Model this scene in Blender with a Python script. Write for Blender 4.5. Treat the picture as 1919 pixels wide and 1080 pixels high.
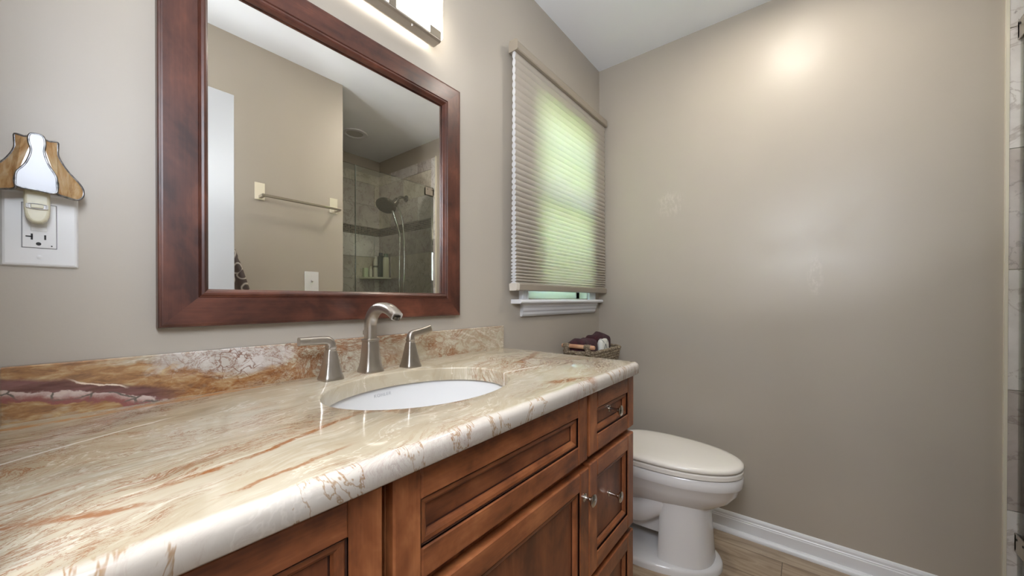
import bpy, bmesh, math, random
from mathutils import Vector, Matrix
random.seed(7)
for o in list(bpy.data.objects): bpy.data.objects.remove(o, do_unlink=True)
S = bpy.context.scene
C = S.collection
PI = math.pi
def lin(c): return c/12.92 if c <= .04045 else ((c+.055)/1.055)**2.4
def rgb(r, g, b): return (lin(r/255), lin(g/255), lin(b/255), 1.0)

# ------------------------------------------------------------------ camera
def make_camera():
    yaw, pitch, roll = math.radians(38.5549), math.radians(-.2499), math.radians(.0505)
    f = Vector((math.cos(yaw)*math.cos(pitch), math.sin(yaw)*math.cos(pitch), math.sin(pitch)))
    r0 = Vector((math.sin(yaw), -math.cos(yaw), 0)); u0 = r0.cross(f)
    r = r0*math.cos(roll)+u0*math.sin(roll); u = -r0*math.sin(roll)+u0*math.cos(roll)
    cd = bpy.data.cameras.new('camera'); co = bpy.data.objects.new('camera', cd); C.objects.link(co)
    M = Matrix((r, u, -f)).transposed().to_4x4(); M.translation = (-2.0187, -.9553, 1.0985)
    co.matrix_world = M
    cd.sensor_fit = 'HORIZONTAL'; cd.sensor_width = 36; cd.lens = 691.05/1919*36
    cd.shift_y = 25.03/1919; cd.clip_start = .01; cd.clip_end = 100
    S.camera = co
make_camera()
# ------------------------------------------------------------------ world, sun, lights, exposure
S.view_settings.view_transform = 'Standard'; S.view_settings.look = 'None'
S.view_settings.exposure = 0.40; S.view_settings.gamma = 1.0; S.view_settings.use_curve_mapping = False
W = bpy.data.worlds.new('world'); S.world = W; W.use_nodes = True
wn = W.node_tree; wn.nodes.clear()
bg = wn.nodes.new('ShaderNodeBackground'); wo = wn.nodes.new('ShaderNodeOutputWorld')
sky = wn.nodes.new('ShaderNodeTexSky'); sky.sky_type = 'HOSEK_WILKIE'; sky.turbidity = 4; sky.sun_direction = (-.3, -.6, .75)
wn.links.new(sky.outputs[0], bg.inputs[0]); bg.inputs[1].default_value = 115.0
wn.links.new(bg.outputs[0], wo.inputs[0])
def light(name, kind, loc, energy, color=(1, 1, 1), rot=(0, 0, 0), **kw):
    d = bpy.data.lights.new(name, kind); d.energy = energy; d.color = color
    for k, v in kw.items(): setattr(d, k, v)
    o = bpy.data.objects.new(name, d); C.objects.link(o); o.location = loc; o.rotation_euler = rot
    return o
light('sun', 'SUN', (0, 3, 6), 400.0, (1, .97, .9), (math.radians(38), 0, math.radians(-20)), angle=.02)
# the photographer's flash, then three unseen fill lights added for even brightness
light('camera_flash', 'SPOT', (-2.045, -.872, 1.46), 14.0, (.93, .97, 1.0), Vector((2.0, .18, .72)).to_track_quat('-Z', 'Y').to_euler(), shadow_soft_size=.045, spot_size=math.radians(68), spot_blend=.3)
light('ceiling_bounce_fill', 'SPOT', (-1.85, -.62, 1.35), 8.0, (.92, .97, 1.0), (PI, 0, 0), shadow_soft_size=.06, spot_size=math.radians(84), spot_blend=.5)  # added fill, bounced off the ceiling to soften the room light
light('soft_fill_light', 'AREA', (-2.05, -1.04, 1.68), 15.0, (.82, .89, 1.0), (0, math.radians(-92), math.radians(38)), shape='SQUARE', size=.5)  # added soft fill beside the camera, no known source
light('hall_fill_light', 'AREA', (-2.7, -.85, 2.40), 22.0, (.95, .97, 1.0), (0, 0, 0), shape='SQUARE', size=.5)  # added fill behind the camera, an invented source in the unseen hall
LAMP_STRENGTH = 10.5      # frosted glass of the vanity light
DOWNLIGHT_STRENGTH = 120.0

# ------------------------------------------------------------------ node helper
class NB:
    def __init__(s, name):
        s.m = bpy.data.materials.new(name); s.m.use_nodes = True; s.t = s.m.node_tree; s.t.nodes.clear()
        s.out = s.t.nodes.new('ShaderNodeOutputMaterial'); s._pos = None
    def n(s, typ, ins=None, out=0, **props):
        nd = s.t.nodes.new(typ)
        for k, v in props.items(): setattr(nd, k, v)
        for k, v in (ins or {}).items(): s.set(nd.inputs[k], v)
        return nd.outputs[out] if out is not None else nd
    def set(s, sock, v):
        if isinstance(v, bpy.types.NodeSocket): s.t.links.new(v, sock)
        else: sock.default_value = v
    @property
    def pos(s):
        if s._pos is None: s._pos = s.n('ShaderNodeTexCoord', out=3)
        return s._pos
    def map(s, scale=(1, 1, 1), rot=(0, 0, 0), loc=(0, 0, 0), vec=None):
        return s.n('ShaderNodeMapping', {0: vec or s.pos, 1: loc, 2: rot, 3: scale})
    def noise(s, scale, detail=4, rough=.55, dist=0, vec=None, out=0):
        return s.n('ShaderNodeTexNoise', {'Vector': vec or s.pos, 'Scale': scale, 'Detail': detail, 'Roughness': rough, 'Distortion': dist}, out)
    def math(s, op, a, b=0.0, c=0.0, clamp=False):
        return s.n('ShaderNodeMath', {0: a, 1: b, 2: c}, operation=op, use_clamp=clamp)
    def sep(s, vec=None): 
        nd = s.n('ShaderNodeSeparateXYZ', {0: vec or s.pos}, None); return nd.outputs
    def comb(s, x, y, z): return s.n('ShaderNodeCombineXYZ', {0: x, 1: y, 2: z})
    def ramp(s, fac, stops, interp='LINEAR'):
        nd = s.n('ShaderNodeValToRGB', {0: fac}, None); cr = nd.color_ramp; cr.interpolation = interp
        while len(cr.elements) < len(stops): cr.elements.new(.5)
        for e, (p, c) in zip(cr.elements, stops):
            e.position = p; e.color = c if isinstance(c, (tuple, list)) else (c, c, c, 1)
        return nd.outputs[0]
    def rng(s, v, a, b, c=0.0, d=1.0, smooth=True):
        return s.n('ShaderNodeMapRange', {0: v, 1: a, 2: b, 3: c, 4: d}, interpolation_type='SMOOTHSTEP' if smooth else 'LINEAR')
    def mix(s, fac, a, b, mode='MIX'):
        nd = s.n('ShaderNodeMix', None, None, data_type='RGBA', blend_type=mode)
        s.set(nd.inputs[0], fac); s.set(nd.inputs[6], a); s.set(nd.inputs[7], b); return nd.outputs[2]
    def line(s, v, w, centre=.5):      # 1 on the level line of a noise, 0 away from it
        return s.rng(s.math('ABSOLUTE', s.math('SUBTRACT', v, centre)), 0, w, 1, 0)
    def bump(s, h, strength=.2, dist=.002): return s.n('ShaderNodeBump', {'Height': h, 'Strength': strength, 'Distance': dist})
    def bsdf(s, color, rough=.5, metal=0.0, normal=None, **kw):
        ins = {'Base Color': color, 'Roughness': rough, 'Metallic': metal}
        if normal is not None: ins['Normal'] = normal
        ins.update(kw)
        sh = s.n('ShaderNodeBsdfPrincipled', ins); s.t.links.new(sh, s.out.inputs[0]); return s.m
    def surf(s, sh): s.t.links.new(sh, s.out.inputs[0]); return s.m

# ------------------------------------------------------------------ materials
def simple(name, col, rough=.5, metal=0.0, **kw): return NB(name).bsdf(col, rough, metal, **kw)
def paint(name, col, rough=.41, scuff=False):
    b = NB(name)
    tone = b.noise(1.6, 3, .5)
    c = b.mix(b.rng(tone, .3, .7), tuple(x*.965 for x in col[:3])+(1,), tuple(min(1, x*1.03) for x in col[:3])+(1,))
    h = b.noise(140, 3, .6)
    r = b.rng(b.noise(5, 5, .7), .35, .75, rough-.05, rough+.06)
    if scuff:                              # dried splashes and rubbed patches left on the far wall
        x, y, z = b.sep()
        def patch(cy, cz, ry, rz, sc):
            d = b.math('SQRT', b.math('ADD', b.math('POWER', b.math('MULTIPLY', b.math('SUBTRACT', y, cy), 1/ry), 2), b.math('POWER', b.math('MULTIPLY', b.math('SUBTRACT', z, cz), 1/rz), 2)))
            return b.math('MULTIPLY', b.rng(d, .2, 1, 1, 0), b.rng(b.noise(sc, 5, .7, vec=b.map((1, 1, .45))), .42, .68))
        m = b.math('MAXIMUM', patch(-.985, 1.20, .035, .115, 60), patch(-.398, 1.60, .09, .09, 55))
        c = b.mix(b.math('MULTIPLY', m, .42), c, rgb(214, 207, 196))
    return b.bsdf(c, r, normal=b.bump(h, .10, .0012))
M_WALL = paint('wall_paint', rgb(177, 168, 155))
M_WALLS = paint('wall_paint_scuffed', rgb(177, 168, 155), scuff=True)
M_CEIL = paint('ceiling_paint', rgb(236, 238, 241), .65)
M_WHITE = simple('white_trim_paint', rgb(228, 228, 230), .3)
M_DOOR = simple('white_door_paint', rgb(190, 194, 200), .35)
M_PORC = simple('white_porcelain', rgb(224, 221, 219), .08)
M_SEAT = simple('toilet_seat_plastic', rgb(236, 230, 221), .16)
M_SINK = simple('sink_porcelain', rgb(214, 213, 212), .07)
M_PLATE = simple('white_switch_plastic', rgb(220, 219, 218), .2)
M_IVORY = simple('ivory_night_light_plastic', rgb(214, 208, 182), .3)
M_DARK = simple('dark_slot', rgb(28, 26, 25), .6)
M_LEAD = NB('solder_came'); M_LEAD = M_LEAD.bsdf(M_LEAD.ramp(M_LEAD.noise(150), [(.3, rgb(96, 96, 98)), (.7, rgb(172, 172, 174))]), .35, 1.0)
M_GAP = simple('cabinet_shadow_gap_wood', rgb(44, 26, 18), .6)

def nickel(name, col, rough=.34, streak=(1, 1, .04)):
    b = NB(name); n = b.noise(420, 2, .5, vec=b.map(streak))
    return b.bsdf(col, b.rng(n, .3, .7, rough-.05, rough+.07), 1.0)
M_NICKEL = nickel('brushed_nickel', rgb(192, 185, 176))
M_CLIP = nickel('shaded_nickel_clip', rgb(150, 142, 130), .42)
M_PLATEM = nickel('pale_nickel_plate', rgb(232, 226, 210), .5)
M_KNOB = nickel('satin_nickel_knob', rgb(208, 203, 196), .2)
M_STEEL = nickel('polished_steel', rgb(190, 188, 184), .12)
M_CHROMEDARK = nickel('dark_chrome', rgb(104, 100, 92), .22)

def wood(name, dark, mid, light_, scale=(1, 1, 1), rough=.36):
    b = NB(name)
    v = b.map(scale)
    grain = b.noise(26, 6, .65, .6, v)
    blotch = b.noise(13, 4, .62, .35, b.map(tuple(.55+.45*q for q in scale)))
    fine = b.noise(240, 3, .6, 0, b.map(tuple(q*q for q in scale)))
    f = b.math('ADD', b.math('MULTIPLY', grain, .25), b.math('ADD', b.math('MULTIPLY', blotch, .65), b.math('MULTIPLY', fine, .10)))
    c = b.mix(b.rng(f, .36, .54), dark, mid); c = b.mix(b.rng(f, .50, .66), c, light_)
    return b.bsdf(c, rough, normal=b.bump(fine, .05, .0004), **{'Coat Weight': .10, 'Coat Roughness': .18})
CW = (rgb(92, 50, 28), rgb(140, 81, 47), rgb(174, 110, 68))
M_WOODV = wood('cabinet_wood_upright', *CW, scale=(1, 1, .12))
M_WOODH = wood('cabinet_wood_level', *CW, scale=(.12, 1, 1))
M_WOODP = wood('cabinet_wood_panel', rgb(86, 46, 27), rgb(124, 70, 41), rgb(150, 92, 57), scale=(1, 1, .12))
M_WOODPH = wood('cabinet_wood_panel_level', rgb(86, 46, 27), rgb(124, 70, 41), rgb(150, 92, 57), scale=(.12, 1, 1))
M_GLAZE = simple('dark_glaze_line', rgb(58, 29, 18), .45)
FW = (rgb(54, 27, 20), rgb(84, 46, 34), rgb(110, 64, 47))
M_FRAMEV = wood('mirror_frame_wood_upright', *FW, scale=(1, 1, .12), rough=.37)
M_FRAMEH = wood('mirror_frame_wood_level', *FW, scale=(.12, 1, 1), rough=.37)

def stone(name, ang, flow, splash=False):
    b = NB(name)
    base = b.pos
    warp = b.n('ShaderNodeVectorMath', {0: b.noise(3.2, 3, .5, out=1), 1: (.5, .5, .5)}, operation='SUBTRACT')
    warp = b.n('ShaderNodeVectorMath', {0: warp, 'Scale': .22 if not splash else .14}, operation='SCALE')
    p = b.n('ShaderNodeVectorMath', {0: base, 1: warp}, operation='ADD')
    rot = (0, .55, -ang) if not splash else (0, ang, 0)
    p = b.map((1, 1, 1), rot, vec=p)
    ps = b.map(flow, vec=p)                         # stretched along the run of the veins
    tone = b.noise(3.0, 4, .55, .4, ps)
    wisp = b.noise(16, 7, .68, .5, ps)
    c = b.ramp(tone, [(.3, rgb(160, 147, 123)), (.45, rgb(180, 167, 143)), (.6, rgb(189, 178, 157)), (.75, rgb(174, 165, 144))])
    c = b.mix(b.math('MULTIPLY', b.rng(wisp, .53, .66), .42), c, rgb(206, 198, 182))
    c = b.mix(b.math('MULTIPLY', b.rng(wisp, .46, .32), .42), c, rgb(160, 142, 114))
    white = b.line(b.noise(2.6, 6, .62, .8, b.map(flow, loc=(3.1, 1.7, .4), vec=p)), .010)
    c = b.mix(b.math('MULTIPLY', white, .5), c, rgb(226, 217, 201))
    patch = b.rng(b.noise(2.4, 3, .5, .2, b.map(tuple(.5+.5*q for q in flow), loc=(7.3, 2.2, 5), vec=p)), .42, .58)
    if splash: patch = b.math('MULTIPLY', patch, b.rng(b.sep()[0], 1.0, .80, .42, 1))
    n1 = b.noise(4.2, 8, .70, 1.2, b.map(flow, loc=(1.3, 9.2, 2), vec=p))
    rust = b.math('MULTIPLY', b.line(n1, .020 if not splash else .045), patch)
    n2 = b.noise(11, 7, .72, 1.6, b.map(tuple(.35+.65*q for q in flow), loc=(4.4, 3.2, 7), vec=p))
    crack = b.math('MULTIPLY', b.line(n2, .022 if not splash else .05), b.rng(patch, .1, .8))
    fleck = b.math('MULTIPLY', b.rng(b.noise(30, 6, .75, 1.0, b.map(tuple(.5+.5*q for q in flow), (0, 0, .5), vec=p)), .60, .68), patch)
    orange = b.math('MULTIPLY', b.rng(b.noise(6, 6, .7, .8, b.map(flow, loc=(8, 1, 3), vec=p)), .60, .72), .42)
    c = b.mix(b.math('MULTIPLY', orange, patch), c, rgb(190, 134, 84))
    c = b.mix(b.math('MULTIPLY', fleck, .5), c, rgb(168, 108, 66))
    c = b.mix(b.math('MULTIPLY', rust, .85), c, rgb(140, 86, 44))
    c = b.mix(b.math('MULTIPLY', crack, .75), c, rgb(134, 84, 48))
    if not splash:
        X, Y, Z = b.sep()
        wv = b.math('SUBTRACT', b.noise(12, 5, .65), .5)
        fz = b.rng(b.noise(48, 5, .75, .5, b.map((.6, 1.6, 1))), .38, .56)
        edge = b.rng(b.math('ADD', Y, b.math('MULTIPLY', wv, .02)), -.546, -.558)  # whitened front edge: reflected light painted into the stone colour
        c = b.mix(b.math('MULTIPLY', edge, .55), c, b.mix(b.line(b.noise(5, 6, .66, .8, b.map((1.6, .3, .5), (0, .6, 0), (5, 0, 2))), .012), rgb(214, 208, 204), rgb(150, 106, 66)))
        def seg(p0, p1, w, col, amt=.85, amp=.03, fr=True):
            nonlocal c
            dx, dy = p1[0]-p0[0], p1[1]-p0[1]; L = math.hypot(dx, dy); ux, uy = dx/L, dy/L
            qx = b.math('SUBTRACT', X, p0[0]); qy = b.math('SUBTRACT', Y, p0[1])
            u = b.math('ADD', b.math('MULTIPLY', qx, ux), b.math('MULTIPLY', qy, uy))
            v = b.math('ADD', b.math('SUBTRACT', b.math('MULTIPLY', qy, ux), b.math('MULTIPLY', qx, uy)), b.math('MULTIPLY', wv, amp))
            m = b.math('MULTIPLY', b.rng(b.math('ABSOLUTE', v), w*.35, w, 1, 0), b.math('MULTIPLY', b.rng(u, -.02, .02), b.rng(u, L+.02, L-.03)))
            if fr: m = b.math('MULTIPLY', m, fz)
            c = b.mix(b.math('MULTIPLY', m, amt), c, col)
        RU, OR, WH = rgb(144, 90, 46), rgb(188, 136, 84), rgb(232, 224, 210)
        seg((-2.09, -.405), (-1.955, -.492), .008, RU, .9); seg((-2.09, -.40), (-1.98, -.37), .005, RU, .8)
        seg((-1.945, -.452), (-1.86, -.436), .007, RU, .95); seg((-1.87, -.438), (-1.69, -.375), .007, RU, .95); seg((-1.70, -.38), (-1.52, -.46), .012, RU, .6)
        seg((-1.92, -.520), (-1.78, -.496), .005, RU, .8); seg((-1.15, -.290), (-.93, -.205), .018, RU, .85); seg((-1.31, -.50), (-1.20, -.56), .022, RU, .85)
        seg((-2.09, -.06), (-1.72, -.028), .016, OR, .85); seg((-2.09, -.255), (-1.90, -.165), .0035, WH, .8, .02, False); seg((-1.34, -.34), (-1.12, -.37), .004, WH, .8, .02, False)
        seg((-1.72, -.30), (-1.62, -.46), .02, RU, .5)
    if splash:
        x, y, z = b.sep()                           # x from the left end of the splash, z up from the counter top
        wob = b.math('MULTIPLY', b.math('SUBTRACT', b.noise(14, 5, .6), .5), .03)
        wob2 = b.math('MULTIPLY', b.math('SUBTRACT', b.noise(34, 4, .6, vec=b.map((1, 1, 1.6))), .5), .022)
        # milky patch with brown cracks
        d = b.math('SQRT', b.math('ADD', b.math('POWER', b.math('MULTIPLY', b.math('SUBTRACT', x, .27), 8.5), 2), b.math('POWER', b.math('MULTIPLY', b.math('SUBTRACT', z, .062), 30), 2)))
        milky = b.rng(b.math('ADD', d, b.math('MULTIPLY', wob, 30)), .75, 1.15, 1, 0)
        c = b.mix(b.math('MULTIPLY', milky, .85), c, b.mix(b.rng(b.noise(20, 5, .65), .4, .6), rgb(186, 178, 170), rgb(208, 202, 198)))
        fine = b.math('MULTIPLY', b.line(b.noise(17, 7, .72, 1.2, vec=b.map((1, 1, 1.4))), .022), b.rng(x, .14, .24))
        c = b.mix(b.math('MULTIPLY', fine, b.rng(x, .62, .5, .0, .8)), c, rgb(122, 70, 40))
        ck = b.n('ShaderNodeTexVoronoi', {'Vector': b.n('ShaderNodeVectorMath', {0: base, 1: b.n('ShaderNodeVectorMath', {0: b.noise(22, 3, .6, out=1), 'Scale': .06}, operation='SCALE')}, operation='ADD'), 'Scale': 38}, feature='DISTANCE_TO_EDGE')
        zone = b.math('MULTIPLY', b.rng(x, .12, .2), b.rng(x, .62, .46, 0, 1))
        crk = b.math('MULTIPLY', b.math('MULTIPLY', b.rng(ck, .0, .07, 1, 0), zone), b.rng(b.noise(11, 3, .6), .44, .58))
        c = b.mix(b.math('MULTIPLY', crk, .8), c, rgb(112, 64, 40))
        # amber belt over a dark plum seam with pink crystals, left end
        fade = b.rng(x, .215, .16)
        zc = b.math('ADD', b.math('MULTIPLY', x, -.27), b.math('ADD', .055, wob))
        dz = b.math('SUBTRACT', z, zc)
        amber = b.math('MULTIPLY', b.rng(b.math('ADD', b.noise(9, 5, .65, .6, b.map((1, 1, 2.5))), b.math('MULTIPLY', b.math('ABSOLUTE', dz), -3)), .20, .36), b.rng(x, .55, .22, 0, 1))
        c = b.mix(b.math('MULTIPLY', amber, .85), c, b.ramp(b.noise(30, 5, .65, .5, b.map((1, 1, 3))), [(.35, rgb(116, 72, 36)), (.5, rgb(156, 108, 60)), (.68, rgb(192, 164, 120))]))
        seam = b.math('MULTIPLY', b.rng(b.math('ABSOLUTE', dz), .012, .021, 1, 0), fade)
        c = b.mix(b.math('MULTIPLY', seam, .92), c, b.ramp(b.noise(28, 4, .6, .3, b.map((.5, 1, 3))), [(.35, rgb(82, 52, 50)), (.65, rgb(124, 86, 86))]))
        dk = b.math('ADD', b.math('SUBTRACT', dz, -.011), wob2)
        wq = b.n('ShaderNodeVectorMath', {0: b.map((1, .2, 1.3), (0, .27, 0)), 1: b.n('ShaderNodeVectorMath', {0: b.noise(30, 4, .6, out=1), 'Scale': .022}, operation='SCALE')}, operation='ADD')
        cry = b.n('ShaderNodeTexVoronoi', {'Vector': wq, 'Scale': 27, 'Randomness': .75}, feature='DISTANCE_TO_EDGE')
        ccol = b.mix(b.rng(b.math('ADD', dk, b.math('MULTIPLY', b.math('SUBTRACT', b.noise(60, 4, .65), .5), .018)), -.006, .011), rgb(140, 88, 82), rgb(206, 188, 178))
        ccol = b.mix(b.math('MULTIPLY', b.rng(cry, .015, .07, 1, 0), b.rng(dk, -.010, .004)), ccol, rgb(104, 96, 88))
        cm = b.math('MULTIPLY', b.rng(b.math('ABSOLUTE', dk), .0075, .0105, 1, 0), fade)
        c = b.mix(cm, c, ccol)
        w1 = b.math('SUBTRACT', dz, b.math('ADD', .021, b.math('MULTIPLY', x, -.06)))
        c = b.mix(b.math('MULTIPLY', b.rng(b.math('ABSOLUTE', w1), .0008, .0022, 1, 0), b.math('MULTIPLY', b.rng(x, .06, .08), b.rng(x, .135, .12, 0, 1))), c, rgb(226, 206, 186))
    return b.bsdf(c, .09, **{'Coat Weight': .2, 'Coat Roughness': .04})
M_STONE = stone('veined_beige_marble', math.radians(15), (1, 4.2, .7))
M_SPLASH = stone('veined_marble_splash', math.radians(4), (1, 1, 2.2), True)

def tile(name, a, bb, vein, speck):
    b = NB(name)
    c = b.ramp(b.noise(4.5, 5, .6, .6), [(.32, a), (.62, bb)])
    c = b.mix(b.math('MULTIPLY', b.line(b.noise(7, 6, .62, 1.0), .030), .42), c, vein)
    c = b.mix(b.math('MULTIPLY', b.rng(b.noise(45, 5, .7), .60, .70), b.math('MULTIPLY', b.rng(b.noise(5, 2), .5, .62), .7)), c, speck)
    return b.bsdf(c, .2)
M_TILE = [tile('grey_stone_tile', rgb(190, 181, 165), rgb(216, 209, 196), rgb(150, 138, 122), rgb(112, 100, 92)),
          tile('pale_stone_tile', rgb(206, 200, 195), rgb(228, 224, 220), rgb(150, 134, 124), rgb(128, 114, 108)),
          tile('brown_stone_tile', rgb(176, 166, 160), rgb(202, 194, 188), rgb(128, 114, 106), rgb(112, 100, 96))]
M_GROUT = simple('tile_grout', rgb(196, 190, 178), .8)
M_BONE = simple('bone_edge_trim', rgb(222, 216, 198), .35)
def mosaic():
    b = NB('dark_glass_mosaic')
    x, y, z = b.sep()
    u = b.math('ADD', x, y)
    fu = b.math('FRACT', b.math('MULTIPLY', u, 1/.0155)); fz = b.math('FRACT', b.math('MULTIPLY', z, 1/.0155))
    edge = b.math('MAXIMUM', b.math('ABSOLUTE', b.math('SUBTRACT', fu, .5)), b.math('ABSOLUTE', b.math('SUBTRACT', fz, .5)))
    cell = b.n('ShaderNodeTexWhiteNoise', {0: b.comb(b.math('FLOOR', b.math('MULTIPLY', u, 1/.0155)), b.math('FLOOR', b.math('MULTIPLY', z, 1/.0155)), 0)}, noise_dimensions='3D')
    c = b.ramp(cell, [(0, rgb(40, 36, 36)), (.5, rgb(74, 66, 62)), (1, rgb(112, 100, 90))])
    g = b.rng(edge, .38, .43)
    return b.bsdf(b.mix(g, c, rgb(168, 160, 146)), b.rng(g, 0, 1, .12, .7))
M_MOSAIC = mosaic()
def floor_mat():
    b = NB('wood_look_plank')
    x, y, z = b.sep()
    row = b.math('FLOOR', b.math('MULTIPLY', b.math('SUBTRACT', x, -.11), 1/.165))
    rx = b.math('FRACT', b.math('MULTIPLY', b.math('SUBTRACT', x, -.11), 1/.165))
    ly = b.math('MULTIPLY', b.math('ADD', b.math('ADD', y, .882), b.math('MULTIPLY', b.math('ADD', row, 1), .37)), 1/1.2)
    fy = b.math('FRACT', ly)
    cell = b.n('ShaderNodeTexWhiteNoise', {0: b.comb(row, b.math('FLOOR', ly), 0)}, 0, noise_dimensions='3D')
    off = b.math('MULTIPLY', cell, 7)
    v = b.comb(b.math('MULTIPLY', b.math('ADD', x, off), 1), b.math('MULTIPLY', y, .13), off)
    g = b.noise(34, 6, .62, .8, v)
    c = b.ramp(g, [(.3, rgb(118, 97, 75)), (.48, rgb(156, 134, 110)), (.66, rgb(182, 162, 138))])
    c = b.mix(b.math('MULTIPLY', cell, .35), c, rgb(186, 172, 152))
    j = b.math('MAXIMUM', b.rng(b.math('MINIMUM', rx, b.math('SUBTRACT', 1, rx)), .004, .012, 1, 0), b.rng(b.math('MINIMUM', fy, b.math('SUBTRACT', 1, fy)), .0006, .0018, 1, 0))
    return b.bsdf(b.mix(j, c, rgb(96, 80, 64)), .38)
M_FLOOR = floor_mat()
def clear_glass(name, tint, f0=1.45):
    b = NB(name)
    t = b.n('ShaderNodeBsdfTransparent', {0: tint}); g = b.n('ShaderNodeBsdfGlossy', {'Roughness': 0.0})
    fr = b.n('ShaderNodeFresnel', {0: f0})
    return b.surf(b.n('ShaderNodeMixShader', {0: fr, 1: t, 2: g}))
M_GLASS = clear_glass('shower_glass', (.955, .98, .955, 1))
M_PANE = clear_glass('window_pane', (.96, .98, .96, 1))
b = NB('mirror_silver'); M_MIRROR = b.surf(b.n('ShaderNodeBsdfGlossy', {'Color': (.97, .955, .91, 1), 'Roughness': 0.0}))
def fabric(name, col, trans):
    b = NB(name)
    h = b.noise(700, 2, .6)
    c = b.mix(b.rng(h, .35, .65), tuple(q*.93 for q in col[:3])+(1,), col)
    d = b.n('ShaderNodeBsdfDiffuse', {0: c}); t = b.n('ShaderNodeBsdfTranslucent', {0: c})
    return b.surf(b.n('ShaderNodeMixShader', {0: trans, 1: d, 2: t}))
M_SHADE = fabric('pleated_shade_fabric', rgb(220, 212, 201), .50)
M_SHADEW = fabric('white_shade_lining', rgb(236, 236, 238), .30)
M_RAIL = simple('taupe_shade_rail', rgb(156, 145, 130), .45)
def emis(name, col, strength):
    b = NB(name); return b.surf(b.n('ShaderNodeEmission', {0: col, 1: strength}))
M_LAMP = emis('lit_frosted_glass', (1, .95, .87, 1), LAMP_STRENGTH)
M_DOWN = emis('lit_downlight_lens', (1, .93, .82, 1), DOWNLIGHT_STRENGTH)
M_LENS = simple('unlit_frosted_lens', rgb(206, 204, 196), .4)
def stained(name, a, c2, c3):
    b = NB(name)
    n = b.noise(60, 5, .6, 1.5, b.map((1, 1, .3), (0, .5, 0)))
    c = b.ramp(n, [(.3, a), (.5, c2), (.7, c3)])
    return b.bsdf(c, .12, **{'Transmission Weight': .0, 'Subsurface Weight': .1})
M_AMBER = stained('amber_streaked_glass', rgb(140, 98, 58), rgb(178, 142, 100), rgb(200, 176, 144))
M_OPAL = simple('white_opal_glass', rgb(176, 178, 186), .2)
def rope(name, a, c2):
    b = NB(name)
    n = b.noise(160, 4, .7, vec=b.map((1, 1, 1))); w = b.n('ShaderNodeTexVoronoi', {'Vector': b.pos, 'Scale': 150}, 0)
    return b.bsdf(b.mix(b.rng(w, .1, .55), c2, a), .75, normal=b.bump(b.math('ADD', n, w), .9, .004))
M_ROPE = rope('woven_seagrass', rgb(128, 112, 90), rgb(184, 170, 148))
M_HANDLE = wood('pale_wood_handle', rgb(176, 128, 96), rgb(204, 158, 124), rgb(216, 176, 144), scale=(1, .15, 1), rough=.45)
b = NB('maroon_terry'); M_MAROON = b.bsdf(b.ramp(b.noise(60, 4, .7), [(.35, rgb(40, 14, 20)), (.65, rgb(72, 28, 38))]), .95, normal=b.bump(b.noise(420, 3, .7), .8, .003), **{'Sheen Weight': .05})
def packet():
    b = NB('white_packet_with_blue_marks')
    x, y, z = b.sep()
    q = b.math('ABSOLUTE', b.math('SUBTRACT', x, -.300))
    vee = b.math('MULTIPLY', b.rng(b.math('ABSOLUTE', b.math('SUBTRACT', z, b.math('SUBTRACT', .880, b.math('MULTIPLY', q, 1.7)))), .003, .006, 1, 0), b.rng(z, .884, .880))
    d2 = b.math('MULTIPLY', b.rng(b.math('ABSOLUTE', b.math('SUBTRACT', b.math('SUBTRACT', z, .894), b.math('MULTIPLY', b.math('SUBTRACT', x, -.272), .9))), .002, .004, 1, 0), b.rng(b.math('ABSOLUTE', b.math('SUBTRACT', x, -.272)), .008, .012, 1, 0))
    d3 = b.math('MULTIPLY', b.rng(b.math('ABSOLUTE', b.math('SUBTRACT', b.math('SUBTRACT', z, .894), b.math('MULTIPLY', b.math('SUBTRACT', x, -.318), -1.3))), .002, .004, 1, 0), b.rng(b.math('ABSOLUTE', b.math('SUBTRACT', x, -.318)), .005, .008, 1, 0))
    m = b.math('MAXIMUM', vee, b.math('MAXIMUM', d2, d3))
    return b.bsdf(b.mix(m, rgb(218, 216, 208), rgb(52, 72, 82)), .5)
M_PACKET = packet()
def leafy_towel():
    b = NB('brown_towel_with_cream_rings')
    wv = b.n('ShaderNodeVectorMath', {0: b.pos, 1: b.n('ShaderNodeVectorMath', {0: b.noise(14, 2, .5, out=1), 'Scale': .03}, operation='SCALE')}, operation='ADD')
    v = b.n('ShaderNodeTexVoronoi', {'Vector': b.map((1, .1, .8), vec=wv), 'Scale': 21, 'Randomness': .7}, 0)
    ring = b.line(v, .10, .42)
    return b.bsdf(b.mix(ring, rgb(92, 80, 74), rgb(206, 196, 182)), .9)
M_PATTERN = leafy_towel()
def leaves():
    b = NB('garden_leaves')
    c = b.ramp(b.noise(6, 4, .7), [(.3, rgb(112, 146, 88)), (.55, rgb(172, 202, 138)), (.75, rgb(218, 234, 190))])
    d = b.n('ShaderNodeBsdfDiffuse', {0: c}); t = b.n('ShaderNodeBsdfTranslucent', {0: c})
    return b.surf(b.n('ShaderNodeMixShader', {0: .35, 1: d, 2: t}))
M_LEAF = leaves()
M_BARK = simple('bark', rgb(94, 76, 60), .9)
M_GRASS = simple('lawn_green', rgb(112, 160, 84), .9)
M_BOTTLE = {k: simple('bottle_'+k, c, .25) for k, c in dict(white=rgb(226, 222, 208), grey=rgb(72, 80, 78), cream=rgb(214, 214, 190), sage=rgb(108, 124, 104), soap=rgb(196, 206, 176)).items()}
M_LABEL = simple('grey_label', rgb(120, 118, 110), .4)

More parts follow.
